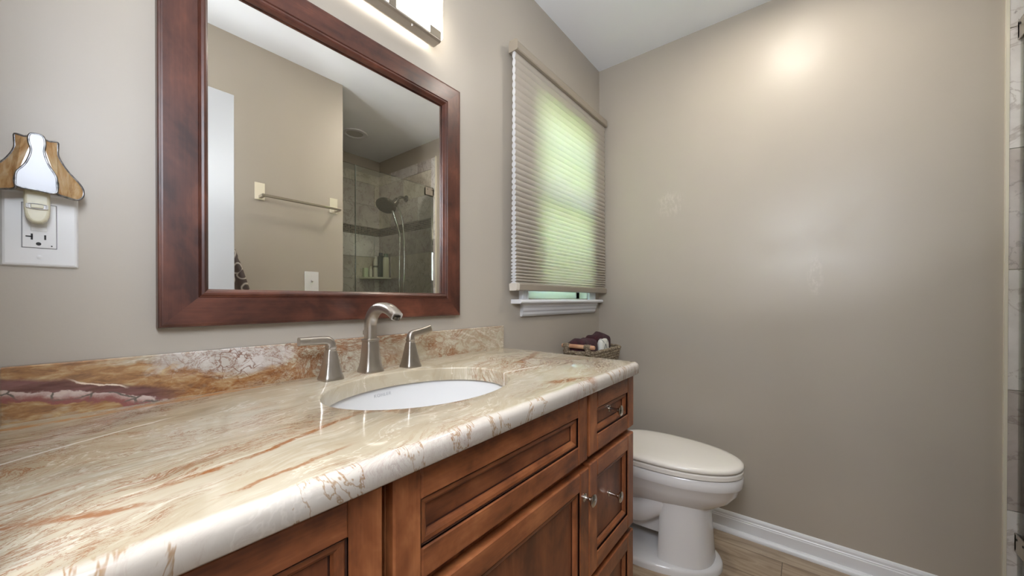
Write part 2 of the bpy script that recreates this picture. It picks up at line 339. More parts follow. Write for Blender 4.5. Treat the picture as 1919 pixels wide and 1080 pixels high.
# ------------------------------------------------------------------ mesh helpers (all in world metres)
def quad(bm, vs, mi=0, smooth=False):
    try:
        f = bm.faces.new(vs); f.material_index = mi; f.smooth = smooth; return f
    except ValueError: return None
def box(bm, a, b_, mi=0):
    x0, y0, z0 = (min(a[i], b_[i]) for i in range(3)); x1, y1, z1 = (max(a[i], b_[i]) for i in range(3))
    v = [bm.verts.new(p) for p in ((x0, y0, z0), (x1, y0, z0), (x1, y1, z0), (x0, y1, z0), (x0, y0, z1), (x1, y0, z1), (x1, y1, z1), (x0, y1, z1))]
    for f in ((3, 2, 1, 0), (4, 5, 6, 7), (0, 1, 5, 4), (1, 2, 6, 5), (2, 3, 7, 6), (3, 0, 4, 7)): quad(bm, [v[i] for i in f], mi)
    return v
def loft(bm, rings, cap0=True, cap1=True, closed=True, mi=0, smooth=True):
    R = [[bm.verts.new(p) for p in r] for r in rings]
    n = len(R[0])
    for i in range(len(R)-1):
        for j in range(n if closed else n-1):
            k = (j+1) % n
            quad(bm, (R[i][j], R[i][k], R[i+1][k], R[i+1][j]), mi, smooth)
    if cap0: quad(bm, R[0][::-1], mi)
    if cap1: quad(bm, R[-1], mi)
    return R
def frames(path):
    P = [Vector(p) for p in path]; T = []
    for i in range(len(P)):
        t = (P[min(i+1, len(P)-1)]-P[max(i-1, 0)]); T.append(t.normalized())
    up = Vector((0, 0, 1)) if abs(T[0].z) < .9 else Vector((0, 1, 0))
    n = (up-T[0]*up.dot(T[0])).normalized(); out = []
    for p, t in zip(P, T):
        n = (n-t*n.dot(t)).normalized(); out.append((p, t, n, t.cross(n)))
    return out
def sweep(bm, path, prof, scales=None, caps=True, mi=0, smooth=True):
    rings = []
    for i, (p, t, n, s) in enumerate(frames(path)):
        k = scales[i] if scales else 1
        k = k if isinstance(k, tuple) else (k, k)
        rings.append([p+n*(a*k[0])+s*(c*k[1]) for a, c in prof])
    return loft(bm, rings, caps, caps, True, mi, smooth)
def circ(r, n=16, ph=0): return [(r*math.cos(2*PI*i/n+ph), r*math.sin(2*PI*i/n+ph)) for i in range(n)]
def tube(bm, path, r, n=12, caps=True, mi=0, scales=None): return sweep(bm, path, circ(r, n), scales, caps, mi)
def sq(r, e=4.5, n=32):            # rounded square outline, half side r
    out = []
    for i in range(n):
        t = 2*PI*i/n; c, s = math.cos(t), math.sin(t)
        out.append((r*math.copysign(abs(c)**(2/e), c), r*math.copysign(abs(s)**(2/e), s)))
    return out
def lathe(bm, c, prof, axis=(0, 0, 1), n=32, mi=0, cap0=True, cap1=True):    # prof: (radius, height along axis)
    a = Vector(axis).normalized(); u = a.orthogonal().normalized(); w = a.cross(u); c = Vector(c)
    rings = [[c+a*h+(u*math.cos(2*PI*i/n)+w*math.sin(2*PI*i/n))*max(r, 1e-5) for i in range(n)] for r, h in prof]
    return loft(bm, rings, cap0, cap1, True, mi)
def extrude_poly(bm, pts, d, mi=0, smooth=False):       # pts: list of 3D points, d: offset vector
    d = Vector(d); a = [bm.verts.new(p) for p in pts]; b2 = [bm.verts.new(Vector(p)+d) for p in pts]
    n = len(pts)
    quad(bm, a[::-1], mi); quad(bm, b2, mi)
    for i in range(n): quad(bm, (a[i], a[(i+1) % n], b2[(i+1) % n], b2[i]), mi, smooth)
def catmull(pts, k=8, closed=False):
    P = [Vector(p) for p in pts]; n = len(P); out = []
    for i in range(n if closed else n-1):
        g = (lambda j: P[j % n]) if closed else (lambda j: P[max(0, min(n-1, j))])
        p0, p1, p2, p3 = g(i-1), g(i), g(i+1), g(i+2)
        for s in range(k):
            t = s/k
            out.append(.5*((2*p1)+(p2-p0)*t+(2*p0-5*p1+4*p2-p3)*t*t+(3*p1-p0-3*p2+p3)*t**3))
    if not closed: out.append(P[-1])
    return out
def obj(name, bm, mats, parent=None, bevel=0, seg=2, autosmooth=False):
    bmesh.ops.recalc_face_normals(bm, faces=bm.faces[:])
    base = Vector((0, 0, 0)); q = parent
    while q is not None: base = base+q.location; q = q.parent
    me = bpy.data.meshes.new(name)
    if base.length: bmesh.ops.translate(bm, verts=bm.verts[:], vec=-base)
    bm.to_mesh(me); bm.free()
    if any(f.use_smooth for f in me.polygons): me.set_sharp_from_angle(angle=math.radians(48))
    for m in (mats if isinstance(mats, (list, tuple)) else [mats]): me.materials.append(m)
    o = bpy.data.objects.new(name, me); C.objects.link(o)
    if parent is not None: o.parent = parent
    if bevel:
        mo = o.modifiers.new('bevel', 'BEVEL'); mo.width = bevel; mo.segments = seg; mo.limit_method = 'ANGLE'; mo.angle_limit = math.radians(40)
    return o
def BM(): return bmesh.new()
def boxes(*bs):
    bm = BM()
    for q in bs: box(bm, *q)
    return bm
def thing(name, label, cat, loc, group=None):
    o = bpy.data.objects.new(name, None); C.objects.link(o); o.location = loc; o.empty_display_size = .05
    o['label'] = label; o['category'] = cat
    if group: o['group'] = group
    return o
def tag(o, label, cat, group=None):
    o['label'] = label; o['category'] = cat
    if group: o['group'] = group
    return o
def struct(name, bm, mats, parent=None, bevel=0, **kw):
    o = obj(name, bm, mats, parent, bevel, **kw)
    if parent is None: o['kind'] = 'structure'
    return o
def structE(name, loc):
    o = bpy.data.objects.new(name, None); C.objects.link(o); o.location = loc; o['kind'] = 'structure'; return o

# ------------------------------------------------------------------ the room
H = 2.44; YT = -1.335; XT = -.871; YB = -2.335; XL = -2.084
struct('floor', boxes(((-3.4, .0, -.05), (.0, YB, 0))), M_FLOOR)
struct('ceiling', boxes(((-3.5, .14, H), (.12, YB-.1, H+.1))), M_CEIL)
WX0, WX1, WZ0, WZ1 = -.715, -.14, 1.105, 2.02          # window opening in the mirror wall
struct('wall_mirror_side', boxes(((-3.5, 0, 0), (WX0, .14, H)), ((WX1, 0, 0), (.12, .14, H)), ((WX0, 0, 0), (WX1, .14, WZ0)), ((WX0, 0, WZ1), (WX1, .14, H))), M_WALL)
struct('wall_far', boxes(((0, 0, 0), (.12, YB-.1, H))), M_WALLS)
struct('wall_towel_side', boxes(((-3.5, YT, 0), (XT, YB-.1, H))), M_WALL)
struct('wall_shower_back', boxes(((XT, YB, 0), (0, YB-.1, H))), M_WALL)
DY0, DY1 = -1.17, -.46                                  # doorway in the left wall
struct('wall_left', boxes(((XL-.11, 0, 0), (XL, DY1, H)), ((XL-.11, DY0-.005, 0), (XL, YT, H)), ((XL-.11, DY1, 2.06), (XL, DY0-.005, H))), M_WALL)
struct('wall_hall', boxes(((-3.5, 0, 0), (-3.4, YT, H))), M_WALL)

def ext_y(bm, prof, y0, y1, mi=0):      # prof (x,z) extruded along y
    extrude_poly(bm, [(x, y0, z) for x, z in prof], (0, y1-y0, 0), mi)
def ext_x(bm, prof, x0, x1, mi=0):      # prof (y,z) extruded along x
    extrude_poly(bm, [(x0, y, z) for y, z in prof], (x1-x0, 0, 0), mi)
BP = [(0, 0), (-.0135, 0), (-.0135, .062), (-.0115, .066), (-.0115, .070), (-.0095, .073), (-.009, .082), (-.006, .089), (-.003, .092), (0, .092)]
QR = [(-.0135, 0), (-.031, 0), (-.031, .006), (-.029, .012), (-.0245, .0175), (-.018, .020), (-.0135, .020)]
bm = BM(); ext_y(bm, BP, -.0, -1.478); ext_y(bm, QR, -.0, -1.478); struct('baseboard_far', bm, M_WHITE)
bm = BM(); ext_x(bm, BP, -.898, -.0315); ext_x(bm, QR, -.898, -.0315); struct('baseboard_mirror_side', bm, M_WHITE)
bm = BM()
ext_x(bm, [(YT-y, z) for y, z in BP], -2.08, XT); struct('baseboard_towel_side', bm, M_WHITE)

# ------------------------------------------------------------------ window (structure) and what is outside it
win = structE('window_1', ((WX0+WX1)/2, 0, WZ0))
def casing_prof(w):                     # (offset across the face, y)
    return [(0, 0), (0, -.019), (.006, -.021), (.010, -.0175), (.018, -.016), (.024, -.018), (.030, -.0145), (w-.016, -.012), (w-.010, -.0145), (w-.004, -.0125), (w, -.010), (w, 0)]
cw = .058
bm = BM()
for s, xe in ((1, WX0-cw), (-1, WX1+cw)):
    extrude_poly(bm, [(xe+s*a, y, 1.10) for a, y in casing_prof(cw)], (0, 0, WZ1+cw-1.10))
extrude_poly(bm, [(WX0-cw, y, WZ1+cw-a) for a, y in casing_prof(cw)], (WX1-WX0+2*cw, 0, 0))
obj('casing', bm, M_WHITE, win)
bm = BM(); ext_x(bm, [(.10, 1.082), (-.046, 1.082), (-.052, 1.085), (-.055, 1.091), (-.052, 1.097), (-.046, 1.100), (.10, 1.100)], WX0-.112, WX1+.085); obj('window_stool', bm, M_WHITE, win, .002)
bm = BM()
ap = [(0, 1.082), (-.030, 1.082), (-.030, 1.070), (-.026, 1.064), (-.024, 1.052), (-.020, 1.046), (-.019, 1.036), (-.015, 1.030), (-.012, 1.027), (0, 1.027)]
n = len(ap); L = [bm.verts.new((WX0-.060-(-y)*.35+.010, y, z)) for y, z in ap]; R = [bm.verts.new((WX1+.060+(-y)*.35-.010, y, z)) for y, z in ap]
quad(bm, L); quad(bm, R[::-1])
for i in range(n): quad(bm, (L[i], L[(i+1) % n], R[(i+1) % n], R[i]))
obj('apron', bm, M_WHITE, win)
bm = boxes(((WX0, .0, 1.10), (WX0+.012, .14, WZ1)), ((WX1-.012, 0, 1.10), (WX1, .14, WZ1)), ((WX0, 0, WZ1-.012), (WX1, .14, WZ1)))
obj('window_jamb', bm, M_WHITE, win)
for nm, z0, z1, y in (('sash', 1.10, 1.565, .045), ('sash', 1.545, WZ1-.012, .085)):
    a, d = WX0+.012, WX1-.012
    bm = boxes(((a, y, z0), (a+.04, y+.035, z1)), ((d-.04, y, z0), (d, y+.035, z1)), ((a, y, z0), (d, y+.035, z0+.045)), ((a, y, z1-.035), (d, y+.035, z1)))
    if z0 > 1.2: box(bm, (a, y+.008, 1.78), (d, y+.027, 1.80))
    s = obj(nm, bm, M_WHITE, win, .003)
    obj('window_pane', boxes(((a+.03, y+.015, z0+.03), (d-.03, y+.019, z1-.03))), M_PANE, s)
struct('lawn', boxes(((-9, .3, -.6), (7, 14, -.5))), M_GRASS)
def tree(x, y, label, hgt, rad, n, seed):
    rnd = random.Random(seed)
    t = thing('leafy_tree', label, 'tree', (x, y, -.5), 'trees outside the window')
    bm = BM(); tube(bm, [(x, y, -.5), (x+.05, y, .4), (x-.03, y, hgt*.5)], .09, 10); obj('trunk', bm, M_BARK, t)
    bm = BM()
    for i in range(n):
        d = Vector((rnd.gauss(0, 1), rnd.gauss(0, 1), rnd.gauss(0, 1))).normalized()*rad*(rnd.random()**.4)
        p = Vector((x, y, hgt*.55))+Vector((d.x, d.y*.7, d.z*1.5))
        a = Vector((rnd.gauss(0, 1), rnd.gauss(0, 1), rnd.gauss(0, 1))).normalized(); c = a.orthogonal().normalized(); s = .05+.06*rnd.random()
        quad(bm, [bm.verts.new(q) for q in (p-a*s, p+c*s*.5, p+a*s, p-c*s*.5)])
    o = obj('foliage', bm, M_LEAF, t); o['kind'] = 'stuff'
tree(.6, 3.6, 'green leafy tree outside the window, seen as a glow through the shade', 4.6, 1.5, 2600, 3)
tree(4.4, 5.6, 'second green tree farther right outside the window behind the shade', 4.2, 1.5, 2200, 5)

# ------------------------------------------------------------------ pleated window shade
SX0, SX1 = -.864, -.026
sh = thing('pleated_window_shade', 'beige pleated cellular shade glowing green, pulled down over the window', 'window shade', (-.445, -.02, 2.13))
bm = BM(); ext_x(bm, [(-.022, 2.092), (-.022, 2.120), (-.026, 2.131), (-.052, 2.131), (-.060, 2.126), (-.063, 2.118), (-.063, 2.094), (-.060, 2.090), (-.024, 2.090)], SX0, SX1)
hr = obj('headrail', bm, M_RAIL, sh)
bm = BM(); ext_x(bm, [(-.020, 2.089), (-.020, 2.122), (-.025, 2.133), (-.052, 2.133), (-.062, 2.128), (-.065, 2.118), (-.065, 2.092), (-.061, 2.088), (-.022, 2.088)], SX0-.004, SX0+.0005); obj('end_cap', bm, M_RAIL, hr)
zt, zb = 2.092, 1.160
pit = []; z = zt; k = 0
N = 44
wts = [1.35-.85*(i/(N-1))**1.1 for i in range(N)]; tot = sum(wts); pit = [w/tot*(zt-zb) for w in wts]
front = []; z = zt
for w in pit:
    dep = min(.0105, .0045+.0075*(.028-w)/.016) if w < .028 else .0045
    for t in (0, .12, .3, .5, .7, .88): front.append((-.0445-dep*math.sin(PI*t)**.8, z-w*t))
    z -= w
front.append((-.0445, zb))
bm = BM()
back = [(-.082-y+.0005, zz) for y, zz in front]      # mirrored scallop toward the window
for pr, mi in ((front, 0), (back, 0)):
    A = [bm.verts.new((SX0+.004, y, zz)) for y, zz in pr]; Bv = [bm.verts.new((SX1-.002, y, zz)) for y, zz in pr]
    for i in range(len(A)-1): quad(bm, (A[i], A[i+1], Bv[i+1], Bv[i]), mi, True)
zz = zt
for w_ in pit[:-1]:                                   # walls between the cells
    zz -= w_
    quad(bm, [bm.verts.new(p) for p in ((SX0+.004, -.0443, zz), (SX1-.002, -.0443, zz), (SX1-.002, -.0375, zz), (SX0+.004, -.0375, zz))])
obj('shade_fabric', bm, M_SHADE, sh)
bm = BM()
for xe, dx in ((SX0+.0035, -.0006),):
    for i in range(len(front)-1):
        quad(bm, [bm.verts.new(p) for p in ((xe, front[i][0], front[i][1]), (xe, front[i+1][0], front[i+1][1]), (xe, back[i+1][0], back[i+1][1]), (xe, back[i][0], back[i][1]))])
obj('cell_ends', bm, M_SHADEW, sh)
bm = BM(); ext_x(bm, [(-.026, 1.137), (-.024, 1.160), (-.028, 1.164), (-.058, 1.164), (-.062, 1.160), (-.060, 1.139), (-.056, 1.136), (-.030, 1.136)], SX0, SX1)
br = obj('bottom_rail', bm, M_RAIL, sh)
bm = BM(); ext_x(bm, [(-.025, 1.136), (-.023, 1.161), (-.028, 1.165), (-.058, 1.165), (-.063, 1.161), (-.061, 1.138), (-.056, 1.135), (-.029, 1.135)], SX0-.004, SX0+.016)
lathe(bm, (SX0-.0035, -.043, 1.150), [(.004, 0), (.004, -.001), (.001, -.001)], (1, 0, 0), 12); obj('rail_end_cap', bm, simple('white_rail_cap', rgb(214, 206, 194), .3), br)

# ------------------------------------------------------------------ countertop, splashes, sink
ZC, CB = .9105, .8755
CX0, CX1, CYF, CYB = XL, -.8975, -.5635, 0.0
SKC = (-1.492, -.287); SKA, SKB = .217, .166
def outline(ins, ncorner=10, rc=.022):
    x0, x1, y0, y1 = CX0, CX1-ins, CYF+ins, CYB
    r = max(rc-ins, .004)
    pts = []
    for i in range(80): pts.append((x0+(x1-r-x0)*i/80, y0))
    for i in range(ncorner+1):
        a = -PI/2+PI/2*i/ncorner; pts.append((x1-r+r*math.cos(a), y0+r+r*math.sin(a)))
    for i in range(1, 40): pts.append((x1, y0+r+(y1-y0-r)*i/39))
    for i in range(1, 9): pts.append((x1+(x0-x1)*i/8, y1))
    for i in range(1, 8): pts.append((x0, y1+(y0-y1)*i/8))
    return pts
def hole(g, n=96):
    return [(SKC[0]+(SKA+g)*math.cos(2*PI*i/n), SKC[1]+(SKB+g)*math.sin(2*PI*i/n)) for i in range(n)]
bm = BM()
prof = [(.003, CB), (0, CB+.003)]+[(0, ZC-.013)]+[(.013*(1-math.cos(a)), ZC-.013+.013*math.sin(a)) for a in [PI/2*i/8 for i in range(1, 9)]]
Rg = loft(bm, [[(x, y, z) for x, y in outline(i)] for i, z in prof], False, False)
hp = [(0, CB), (0, ZC-.004), (.0012, ZC-.0012), (.004, ZC)]
Hg = loft(bm, [[(x, y, z) for x, y in hole(g)] for g, z in hp], False, False)
for a, c in ((Rg[-1], Hg[-1]), (Rg[0], Hg[0])):
    E = []
    for ring in (a, c):
        for i in range(len(ring)):
            e = bm.edges.get((ring[i], ring[(i+1) % len(ring)]))
            if e: E.append(e)
    bmesh.ops.triangle_fill(bm, use_beauty=True, edges=E)
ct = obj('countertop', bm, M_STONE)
tag(ct, 'glossy beige veined marble countertop with oval sink cut-out', 'countertop')
bx = -2.064
bm = BM(); ext_x(bm, [(-.002, ZC), (-.0205, ZC), (-.0205, .9945), (-.0185, .9965), (-.002, .9965)], XL+.0200, -.8985)
o = obj('backsplash', bm, M_SPLASH); tag(o, 'long marble backsplash with plum and rust veins against the mirror wall', 'backsplash')
o.location = (bx, 0, ZC)
for v in o.data.vertices: v.co -= Vector((bx, 0, ZC))
bm = BM(); extrude_poly(bm, [(XL+.001, y, z) for y, z in ((-.002, ZC), (-.54, ZC), (-.54, .9965), (-.002, .9965))], (.0195, 0, 0))
o = obj('side_splash', bm, M_STONE, bevel=.0015); tag(o, 'short marble side splash at the left end of the countertop', 'side splash')

sk = thing('sink_basin', 'white oval undermount sink under the marble cut-out', 'sink', (SKC[0], SKC[1], CB))
def ell(k, z, dy=0, n=72): return [(SKC[0]+(SKA+.012)*k*math.cos(2*PI*i/n), SKC[1]+dy+(SKB+.012)*k*math.sin(2*PI*i/n), z) for i in range(n)]
SP = [(1.07, CB-.0005), (.985, CB-.0005), (.972, CB-.006), (.962, CB-.02), (.945, CB-.045), (.91, CB-.075), (.85, CB-.102), (.74, CB-.124), (.58, CB-.138), (.38, CB-.146), (.16, CB-.150)]
bm = BM(); loft(bm, [ell(k, z, .02*(1-k)) for k, z in SP], False, True)
o = obj('bowl', bm, M_SINK, sk); m = o.modifiers.new('thick', 'SOLIDIFY'); m.thickness = .008; m.offset = -1
bm = BM(); lathe(bm, (SKC[0], SKC[1]+.017, CB-.1505), [(.030, 0), (.030, .004), (.027, .005), (.022, .002), (.001, .002)]); obj('drain', bm, M_NICKEL, sk)
# maker's name printed on the back of the bowl
fc = bpy.data.curves.new('maker_name', 'FONT'); fc.body = 'KOHLER'; fc.size = .0115; fc.space_character = 1.15; fc.extrude = .0002; fc.align_x = 'CENTER'; fc.align_y = 'CENTER'
fo = bpy.data.objects.new('tmp', fc); C.objects.link(fo); bpy.context.view_layer.update()
dg = bpy.context.evaluated_depsgraph_get(); me = bpy.data.meshes.new_from_object(fo.evaluated_get(dg)); bpy.data.objects.remove(fo, do_unlink=True)
lo = bpy.data.objects.new('maker_name', me); C.objects.link(lo); me.materials.clear(); me.materials.append(simple('grey_print', rgb(172, 172, 175), .4)); lo.parent = sk
def bowl_k(z):
    for (k0, z0), (k1, z1) in zip(SP[1:], SP[2:]):
        if z1 <= z <= z0: return k0+(k1-k0)*(z0-z)/(z0-z1)
    return .9
for v in me.vertices:           # wrap the lettering onto the curved wall
    zz = .857+v.co.y*.96; k = bowl_k(zz); xx = -1.492+v.co.x
    q = max(0, 1-((xx-SKC[0])/((SKA+.012)*k))**2)
    yy = SKC[1]+.02*(1-k)+(SKB+.012)*k*math.sqrt(q)-.0006-v.co.z
    v.co = Vector((xx-SKC[0], yy-SKC[1], zz-CB))

# ------------------------------------------------------------------ faucet
def pillar(bm, x, y, prof, e=6): loft(bm, [[(x+a, y+c, z) for a, c in sq(r, e)] for r, z in prof])
fx, fy = -1.496, -.066
sp = thing('faucet_spout', 'tall brushed nickel faucet spout arching over the sink', 'faucet', (fx, fy, ZC))
bm = BM(); pillar(bm, fx, fy, [(.0265, ZC), (.0270, ZC+.003), (.0262, ZC+.007), (.0235, ZC+.014), (.0212, ZC+.028), (.0190, ZC+.050), (.0172, ZC+.070), (.0163, ZC+.080)]); obj('base', bm, M_NICKEL, sp)
bm = BM(); pillar(bm, fx, fy, [(.0163, .990), (.0182, .9915), (.0182, .9955), (.0163, .997)]); obj('collar', bm, M_NICKEL, sp)
path = catmull([(fx, fy, .996), (fx, fy, 1.02), (fx, fy-.001, 1.038), (fx, fy-.010, 1.058), (fx, fy-.030, 1.0735), (fx, fy-.058, 1.0785), (fx, fy-.086, 1.0745), (fx, fy-.108, 1.064), (fx, fy-.118, 1.0575)], 6)
sc = []
for i in range(len(path)):
    t = i/(len(path)-1); sc.append((1-.12*t if t < .75 else .91-.55*(t-.75), 1+.04*t))
bm = BM(); sweep(bm, path, sq(.0142, 3.0), sc); obj('neck', bm, M_NICKEL, sp)
bm = BM(); lathe(bm, (fx, fy-.1135, 1.0545), [(.0105, .006), (.0105, -.002), (.009, -.003), (.008, -.001), (.001, -.001)], (0, -.42, .9), 20); obj('aerator', bm, M_CHROMEDARK, sp)
bm = BM(); tube(bm, [(fx-.001, fy+.0235, .985), (fx-.001, fy+.0235, 1.004)], .0026, 10); lathe(bm, (fx-.001, fy+.0235, 1.004), [(.003, 0), (.0062, .004), (.0062, .012), (.003, .0155), (.001, .016)], n=14); obj('lift_rod', bm, M_NICKEL, sp)
def faucet_handle(x, y, s, label):
    t = thing('faucet_tap', label, 'tap', (x, y, ZC), 'faucet taps')
    bm = BM(); pillar(bm, x, y, [(.0235, ZC), (.0240, ZC+.003), (.0228, ZC+.007), (.0205, ZC+.014), (.0165, ZC+.035), (.0128, ZC+.056), (.0106, ZC+.068)]); obj('base', bm, M_NICKEL, t)
    bm = BM(); pillar(bm, x, y, [(.0106, ZC+.068), (.0096, ZC+.0695), (.0096, ZC+.072), (.0112, ZC+.0735), (.0112, ZC+.078)], 4)
    path = catmull([(x, y, ZC+.077), (x+s*.001, y, ZC+.085), (x+s*.007, y, ZC+.0915), (x+s*.02, y, ZC+.0935), (x+s*.045, y-.001, ZC+.094 if s < 0 else ZC+.0975), (x+s*.071, y-.002, ZC+.0945 if s < 0 else ZC+.1035)], 6)
    n = len(path); scs = []
    for i in range(n):
        u = i/(n-1)
        scs.append((1-.22*u, 1-.08*u) if s < 0 else (1-.60*u, 1+.05*u))
    sweep(bm, path, sq(.0102, 3.0), scs); obj('lever', bm, M_NICKEL, t)
faucet_handle(-1.606, -.081, -1, 'brushed nickel tap left of the spout, lever pointing left')
faucet_handle(-1.389, -.090, 1, 'brushed nickel tap right of the spout, lever pointing right')

# ------------------------------------------------------------------ vanity cabinets
YF, YK = -.545, -.5255           # face of doors and drawers, face of the carcass
def framed_front(bm, x0, x1, z0, z1, st=.044, level=False, y=YF, thick=.0185):
    yb = y+thick; r = .0025
    def bar(a0, a1, c0, c1, mi):         # eased board
        v = []
        for (ins, yy) in ((0, yb), (0, y+r), (r, y)):
            v.append([(a0+ins, yy, c0+ins), (a1-ins, yy, c0+ins), (a1-ins, yy, c1-ins), (a0+ins, yy, c1-ins)])
        loft(bm, v, True, True, True, mi, False)
    bar(x0, x0+st, z0, z1, 0); bar(x1-st, x1, z0, z1, 0)
    bar(x0+st, x1-st, z1-st, z1, 1); bar(x0+st, x1-st, z0, z0+st, 1)
    a0, a1, c0, c1 = x0+st, x1-st, z0+st, z1-st
    steps = [(0, y+.0015), (0, y+.005), (.002, y+.0058), (.0035, y+.0050), (.009, y+.0056), (.0135, y+.0085), (.016, y+.0125), (.016, y+.0140), (.018, y+.0142)]
    mats = [4, 4, 1, 1, 1, 1, 4, 4]
    V = [[bm.verts.new(p) for p in ((a0+i, yy, c0+i), (a1-i, yy, c0+i), (a1-i, yy, c1-i), (a0+i, yy, c1-i))] for i, yy in steps]
    for i in range(len(V)-1):
        for j in range(4):
            k = (j+1) % 4; mi = mats[i]
            if mi == 1 and j in (1, 3): mi = 0
            quad(bm, (V[i][j], V[i][k], V[i+1][k], V[i+1][j]), mi)
    quad(bm, V[-1], 3 if level else 2)
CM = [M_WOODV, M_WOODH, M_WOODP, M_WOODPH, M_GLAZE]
def knob(x, z, parent, label=None):
    bm = BM(); lathe(bm, (x, YF+.0005 if parent is None else YF, z), [(.0095, 0), (.0095, .0015), (.006, .003), (.0048, .006), (.0046, .013), (.007, .018), (.0125, .0205), (.0143, .0225), (.0143, .0245), (.012, .0262), (.001, .027)], (0, -1, 0), 28)
    return obj('knob', bm, M_KNOB, parent)
def knob_in(x, z, parent):        # on the sunken panel
    bm = BM(); y = YF+.0142
    lathe(bm, (x, y, z), [(.0085, 0), (.0085, .0015), (.0055, .003), (.0046, .007), (.0046, .022), (.007, .028), (.0125, .0305), (.0143, .0325), (.0143, .0345), (.012, .0362), (.001, .037)], (0, -1, 0), 28)
    return obj('knob', bm, M_KNOB, parent)
def carcass(x0, x1, root):
    bm = boxes(((x0, YK+.018, .10), (x0+.016, -.004, CB-.001)), ((x1-.016, YK+.018, .10), (x1, -.004, CB-.001)), ((x0+.016, -.016, .10), (x1-.016, -.004, CB-.001)),
               ((x0+.016, YK+.018, .10), (x1-.016, -.016, .116)), ((x0, -.46, 0), (x1, -.445, .10)), ((x0, -.445, 0), (x0+.016, -.004, .10)), ((x1-.016, -.445, 0), (x1, -.004, .10)),
               ((x0, YK, .10), (x0+.035, YK+.018, CB-.001)), ((x1-.035, YK, .10), (x1, YK+.018, CB-.001)), ((x0+.035, YK, CB-.035), (x1-.035, YK+.018, CB-.001)), ((x0+.035, YK, .10), (x1-.035, YK+.018, .125)),
               ((x0+.035, YK, .685), (x1-.035, YK+.018, .722)), ((x0+.035, YK, .390), (x1-.035, YK+.018, .425)))
    return obj('cabinet_body', bm, M_WOODV, root, .001)
DR = [(.716, .868), (.418, .697), (.115, .400)]
def drawer_bank(x0, x1, f0, f1, label, hide=False):
    t = thing('drawer_cabinet', label, 'cabinet', ((x0+x1)/2, YK, 0), 'vanity drawer banks')
    carcass(x0, x1, t)
    for i, (z0, z1) in enumerate(DR):
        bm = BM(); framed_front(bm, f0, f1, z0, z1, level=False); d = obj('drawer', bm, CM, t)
        knob_in((f0+f1)/2, (z0+z1)/2+.006, d)
drawer_bank(-1.206, -.904, -1.2005, -.9085, 'reddish brown three drawer cabinet at the right end of the vanity')
drawer_bank(-2.0825, -1.7602, -2.060, -1.7605, 'reddish brown drawer cabinet at the left end, cut by the photo bottom')
sc_ = thing('sink_cabinet', 'reddish brown sink cabinet with wide false front and one door below', 'cabinet', (-1.481, YK, 0))
carcass(-1.7458, -1.207, sc_)
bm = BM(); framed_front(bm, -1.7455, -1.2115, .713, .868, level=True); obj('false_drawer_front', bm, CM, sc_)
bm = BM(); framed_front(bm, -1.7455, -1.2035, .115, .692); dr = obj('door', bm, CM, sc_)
knob(-1.2265, .628, dr)


# ------------------------------------------------------------------ mirror
mr = thing('framed_mirror', 'square wall mirror in a wide reddish brown wood frame', 'mirror', (-1.5145, 0, 1.045))
MX0, MX1, MZ0, MZ1 = -1.894, -1.135, 1.045, 1.814
def ring_frame(bm, steps, mv=0, mh=1, special=None):
    V = [[bm.verts.new(p) for p in ((MX0+i, y, MZ0+i), (MX1-i, y, MZ0+i), (MX1-i, y, MZ1-i), (MX0+i, y, MZ1-i))] for i, y in steps]
    for i in range(len(V)-1):
        for j in range(4):
            k = (j+1) % 4
            quad(bm, (V[i][j], V[i][k], V[i+1][k], V[i+1][j]), mh if j in (0, 2) else mv)
bm = BM(); ring_frame(bm, [(0, -.001), (0, -.020), (.0015, -.0228), (.004, -.0235), (.0045, -.0242), (.007, -.0245), (.0575, -.0245), (.0575, -.001), (0, -.001)]); obj('frame', bm, [M_FRAMEV, M_FRAMEH], mr)
bm = BM(); ring_frame(bm, [(.0575, -.003), (.0575, -.0235), (.059, -.0252), (.0605, -.0235), (.0625, -.0255), (.0665, -.0262), (.070, -.0240), (.0725, -.0195), (.0745, -.0165), (.0745, -.0125), (.0575, -.003)]); obj('inner_moulding', bm, [M_FRAMEV, M_FRAMEH], mr)
obj('mirror_glass', boxes(((MX0+.06, -.004, MZ0+.06), (MX1-.06, -.010, MZ1-.06))), M_MIRROR, mr)

# ------------------------------------------------------------------ vanity light
vl = thing('vanity_light', 'wall light bar with lit frosted glass blocks above the mirror', 'light fixture', (-1.515, 0, 1.93))
obj('backplate', boxes(((-1.79, -.001, 1.925), (-1.235, -.018, 1.985))), M_NICKEL, vl, .002)
bm = BM(); ext_x(bm, [(-.018, 1.906), (-.030, 1.898), (-.060, 1.898), (-.066, 1.902), (-.066, 1.908), (-.018, 1.912)], -1.775, -1.257); obj('light_bar', bm, M_NICKEL, vl, .001)
for i in range(3):
    x1 = -1.247-i*.183
    s = obj('glass_shade', boxes(((x1-.160, -.022, 1.9135), (x1, -.0635, 2.065))), M_LAMP, vl, .004)
for x, w, zt_ in ((-1.279, .021, 1.931), (-1.4290, .012, 2.062), (-1.6015, .012, 2.062), (-1.752, .021, 1.931)):
    obj('clip', boxes(((x-w, -.0645, 1.905), (x+w, -.0665, zt_))), M_CLIP, vl, .0006)
for x in (-1.36, -1.67):
    bm = BM(); lathe(bm, (x, -.058, 1.8985), [(.004, 0), (.0045, -.003), (.003, -.006), (.001, -.0065)], n=14); obj('thumb_screw', bm, M_NICKEL, vl)
dl = thing('recessed_downlight', 'lit round recessed ceiling light above the toilet end of the room', 'light fixture', (-.47, -.905, H))
bm = BM(); lathe(bm, (-.47, -.905, H-.0005), [(.095, 0), (.093, -.006), (.072, -.009), (.066, -.004), (.066, 0)], n=40, cap0=False, cap1=False); obj('trim_ring', bm, M_WHITE, dl)
